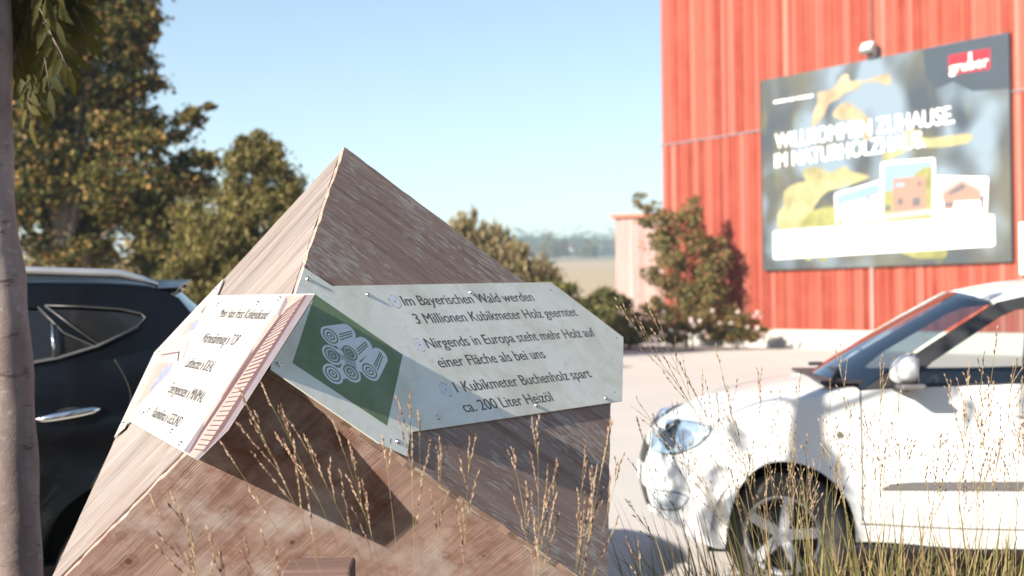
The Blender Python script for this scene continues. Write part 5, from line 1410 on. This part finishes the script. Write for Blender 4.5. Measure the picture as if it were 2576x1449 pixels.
# ================================================================== tall ornamental grass
M['stem'] = leaf_mat('grass_stem', [(0.13, 0.125, 0.05), (0.24, 0.20, 0.095), (0.36, 0.26, 0.16)], 0.15)
M['seed'] = leaf_mat('grass_seed', [(0.12, 0.06, 0.045), (0.28, 0.17, 0.12), (0.42, 0.29, 0.21), (0.48, 0.36, 0.27)], 0.25)
M['blade'] = leaf_mat('grass_blade', [(0.05, 0.065, 0.018), (0.13, 0.13, 0.045), (0.25, 0.21, 0.09), (0.40, 0.26, 0.16), (0.20, 0.18, 0.07)], 0.35)
class Clump:
    def __init__(s, label, base, group):
        s.base = Vector((base[0], base[1], 0)); s.t = thing('ornamental_grass', label, 'grass clump', s.base, group=group)
        s.stem = MB(); s.seed = MB(); s.blade = MB(); s.q = random.Random(sum(ord(ch) for ch in label) % 1000)
    def spike(s, p, d, L, dens=1.0, r=.0007):
        """a thin seed bearing branchlet"""
        q = s.q; pts_ = [p + d*L*t_ + Vector((0, 0, .03*L*t_)) + Vector((q.uniform(-1, 1), q.uniform(-1, 1), 0))*.004*t_ for t_ in (0, .33, .66, 1)]
        s.stem.tube(pts_, [r, r*.9, r*.75, r*.5], 3, False)
        n = max(3, int(L/.0075*dens))
        for i in range(n):
            t_ = .18 + .82*(i + q.random())/n; k = min(2, int(t_*3)); c = pts_[k].lerp(pts_[k+1], t_*3-k)
            dd = (d + Vector((q.uniform(-1, 1), q.uniform(-1, 1), q.uniform(-.5, .6)))*.24).normalized()
            sl_ = q.uniform(.010, .016); w = sl_*.16; sd = dd.orthogonal().normalized(); bd_ = dd.cross(sd)
            m0 = c + dd*sl_*.42
            s.seed.add([c, m0 + sd*w, m0 + bd_*w, m0 - sd*w, m0 - bd_*w, c + dd*sl_], [(0, 1, 2), (0, 2, 3), (0, 3, 4), (0, 4, 1), (5, 2, 1), (5, 3, 2), (5, 4, 3), (5, 1, 4)])
    def stalk(s, tip, pan=.38, nb=8, spread=.28, r=.0011, dens=1.0, start=None, sag=0.0):
        """flower stalk from the ground at the clump to tip; panicle over the upper pan metres"""
        q = s.q; tip = Vector(tip); st_ = Vector(start) if start else s.base + Vector((q.gauss(0, .05), q.gauss(0, .05), 0))
        H = tip - st_; mid = st_ + Vector((H.x*.28, H.y*.28, H.z*.52))
        pts_ = smooth_curve([st_, st_ + Vector((H.x*.10, H.y*.10, H.z*.25)), mid, st_ + Vector((H.x*.60, H.y*.60, H.z*.79)), tip - Vector((0, 0, sag))], 4)
        n = len(pts_); s.stem.tube(pts_, [r*(1 - .72*i/n) for i in range(n)], 4, False)
        acc = [0]
        for i in range(n-1): acc.append(acc[-1] + (pts_[i+1]-pts_[i]).length)
        T = acc[-1]
        def pos(dist):
            for i in range(n-1):
                if acc[i+1] >= dist: 
                    k = (dist-acc[i])/(acc[i+1]-acc[i]); return pts_[i].lerp(pts_[i+1], k), (pts_[i+1]-pts_[i]).normalized()
            return pts_[-1], (pts_[-1]-pts_[-2]).normalized()
        for i in range(nb):
            k = (i + q.random()*.8)/nb; p, d = pos(T - pan + pan*.86*k)
            a = q.uniform(0, 6.283); sd = d.orthogonal().normalized(); b_ = d.cross(sd)
            dd = (d + (sd*math.cos(a) + b_*math.sin(a))*spread*q.uniform(.6, 1.3)).normalized()
            if q.random() < .38: continue
            s.spike(p, dd, (.17 - .10*k)*q.uniform(.7, 1.2)*pan/.36, dens)
        p, d = pos(T - pan*.22); s.spike(p, d, pan*.22, dens*1.3)
    def blades(s, n, rad, L, seed, h=(.5, 1.0)):
        q = random.Random(seed)
        for _ in range(n):
            a = q.uniform(0, 6.283); r0 = q.random()**.5*rad; p = s.base + Vector((math.cos(a)*r0, math.sin(a)*r0, 0))
            out = Vector((math.cos(a) + q.gauss(0, .6), math.sin(a) + q.gauss(0, .6), 0)).normalized()
            l = L*q.uniform(*h); bend_ = q.uniform(.1, .75); w = q.uniform(.0035, .0085); side = Vector((-out.y, out.x, 0))
            tw = q.uniform(-.8, .8); K = 8; b0 = len(s.blade.v)
            for i in range(K+1):
                t_ = i/K; hh = l*(t_ - .62*bend_*t_**2.6); oo = l*(.12*t_ + .62*bend_*t_**2.2)
                c = p + out*oo + Vector((0, 0, hh)); ww = w*(1 - t_**2.2)*(.7 + .3*math.sin(min(1, t_*4)*1.57))
                sd = (side*math.cos(tw*t_) + Vector((0, 0, 1))*math.sin(tw*t_)*.6)
                s.blade.v += [c - sd*ww, c + sd*ww]
            for i in range(K): s.blade.f.append((b0+2*i, b0+2*i+1, b0+2*i+3, b0+2*i+2))
    def done(s):
        for nm, m, mt in (('stalks', s.stem, M['stem']), ('seed_heads', s.seed, M['seed']), ('blades', s.blade, M['blade'])):
            if m.v:
                o = mesh(nm, [v - s.base for v in m.v], m.f, mt, s.t); o['kind'] = 'stuff'
GR = 'clumps of tall ornamental grass in the planting bed'
def pxp(px, py, d): return at(px, py, d)
# clump in front of the cube
d0 = 2.72
b = at(1080, 1449, d0); c1 = Clump('tall grass clump with tan seed heads right in front of the cube', (b.x, b.y), GR)
for px, py, dp, pan, nb in ((606, 989, 2.62, .36, 9), (657, 967, 2.78, .30, 6), (842, 1070, 2.66, .27, 7), (880, 1122, 2.72, .22, 5), (965, 1105, 2.75, .24, 5), (1030, 988, 2.70, .30, 8), (1054, 1040, 2.6, .26, 6),
                            (1110, 1112, 2.72, .22, 5), (1182, 1105, 2.66, .25, 6), (560, 1120, 2.7, .25, 5), (738, 1068, 2.74, .26, 6)):
    c1.stalk(pxp(px, py, dp), pan, nb, .26)
c1.blades(50, .12, .9, 3); c1.done()
b = at(1360, 1449, 2.75); c2 = Clump('tall grass clump in front of the right lower edge of the cube', (b.x, b.y), GR)
for px, py, dp, pan, nb in ((1352, 1056, 2.72, .32, 8), (1290, 1135, 2.7, .24, 6), (1405, 1165, 2.75, .22, 5), (1538, 1068, 2.7, .34, 9), (1472, 1120, 2.66, .26, 6), (1500, 1175, 2.75, .24, 5), (1565, 1150, 2.78, .28, 6), ):
    c2.stalk(pxp(px, py, dp), pan, nb, .26)
c2.blades(55, .12, .88, 4); c2.done()
b = at(840, 1449, 2.55); c3 = Clump('leaning grass stalks in front of the lower left edge of the cube', (b.x, b.y), GR)
for px, py, dp, pan, nb in ((380, 1250, 2.52, .22, 6), (440, 1252, 2.55, .26, 6), (480, 1375, 2.5, .18, 5), (615, 1358, 2.5, .16, 4), (520, 1330, 2.56, .2, 4), (660, 1345, 2.5, .16, 4)):
    c3.stalk(pxp(px, py, dp), pan, nb, .3)
c3.blades(40, .1, .85, 5); c3.done()
# clumps before the white car
d1 = 4.0
for ci, (bx_, dp_, lab, tips, nbl, L) in enumerate((
    (1990, 3.9, 'dense grass clump with many tan seed heads in front of the front wheel', ((1555, 772, .36), (1625, 762, .36), (1600, 1005, .30), (1800, 1000, .3), (1880, 1130, .26), (1925, 1120, .26), (1960, 1100, .3), (1995, 1115, .28), (2030, 1095, .3), (2070, 1130, .26), (1850, 1060, .3), (1905, 925, .34), (1960, 985, .34), (2015, 940, .3), (1700, 900, .34), (1755, 1040, .3), (2110, 1080, .28), (1840, 1180, .24), (1985, 1180, .22), (2045, 1180, .22), (1930, 1190, .22), (1745, 1170, .26), (1690, 1105, .3), (2150, 1020, .3), (1800, 870, .34), (2090, 960, .3)), 190, 1.05),
    (2250, 3.8, 'grass clump with thin dark seed stalks in front of the white car door', ((2120, 1000, .3), (2175, 1040, .3), (2195, 1020, .26), (2238, 1120, .22), (2215, 900, .34), (2100, 880, .34), (2290, 1110, .24), (2330, 1180, .22), (2370, 1090, .26), (2140, 1150, .24), (2260, 990, .3), (2060, 1060, .3), (2400, 1150, .26)), 200, 1.05),
    (2440, 3.7, 'grass clump with leaning stalks before the dark side trim of the white car', ((2510, 830, .36), (2440, 915, .34), (2475, 890, .34), (2425, 1010, .3), (2500, 960, .3), (2560, 900, .34), (2540, 1010, .3), (2365, 1085, .26), (2470, 1050, .28), (2590, 1000, .3), (2410, 1120, .24), (2530, 1090, .26), (2380, 950, .32)), 210, 1.02),
    (2640, 3.8, 'straw coloured grass clump cut by the right edge of the photo', ((2570, 950, .34), (2600, 880, .34), (2550, 1060, .28), (2640, 960, .3), (2575, 1100, .26), (2520, 1150, .24), (2680, 900, .3)), 180, 1.02),
    (1840, 4.35, 'low grass clump with long arching blades at the left of the wheel', ((1585, 1160, .26), (1640, 1050, .28), (1600, 1050, .26), (1572, 1255, .2), (1690, 1010, .3), (1660, 1180, .24)), 110, .86))):
    b = at(bx_, 1400, dp_); c = Clump(lab, (b.x, b.y), GR)
    qg = random.Random(100 + ci)
    for px, py, pan in tips: c.stalk(pxp(px, py, dp_ + qg.uniform(-.35, .3)), pan, 8, .36, .0015, .42)
    c.blades(int(nbl*3.4), .34, L*1.05, 200 + ci, (.6, 1.05)); c.done()
# one bent stalk lying out over the car park
b = at(1790, 1449, 3.3); c = Clump('single bent dark grass stalk leaning out over the car park', (b.x, b.y), GR)
c.stalk(pxp(1575, 1357, 3.2), .34, 7, .3, .0017, .8); c.done()


# ================================================================== the air: far things fade to blue
hz = MB().box((-900, -40, -1.6), (1500, 1900, 75)).build('haze', None)
tag(hz, 'thin bluish summer haze over the fields', 'haze', kind='stuff')
hm = bpy.data.materials.new('haze'); hm.use_nodes = True; ht = hm.node_tree; ht.nodes.clear()
ho = ht.nodes.new('ShaderNodeOutputMaterial'); hv = ht.nodes.new('ShaderNodeVolumePrincipled')
hv.inputs['Color'].default_value = (0.72, 0.87, 1.0, 1); hv.inputs['Density'].default_value = 0.0006; hv.inputs['Anisotropy'].default_value = 0.2
ht.links.new(hv.outputs[0], ho.inputs['Volume']); hz.data.materials.append(hm)
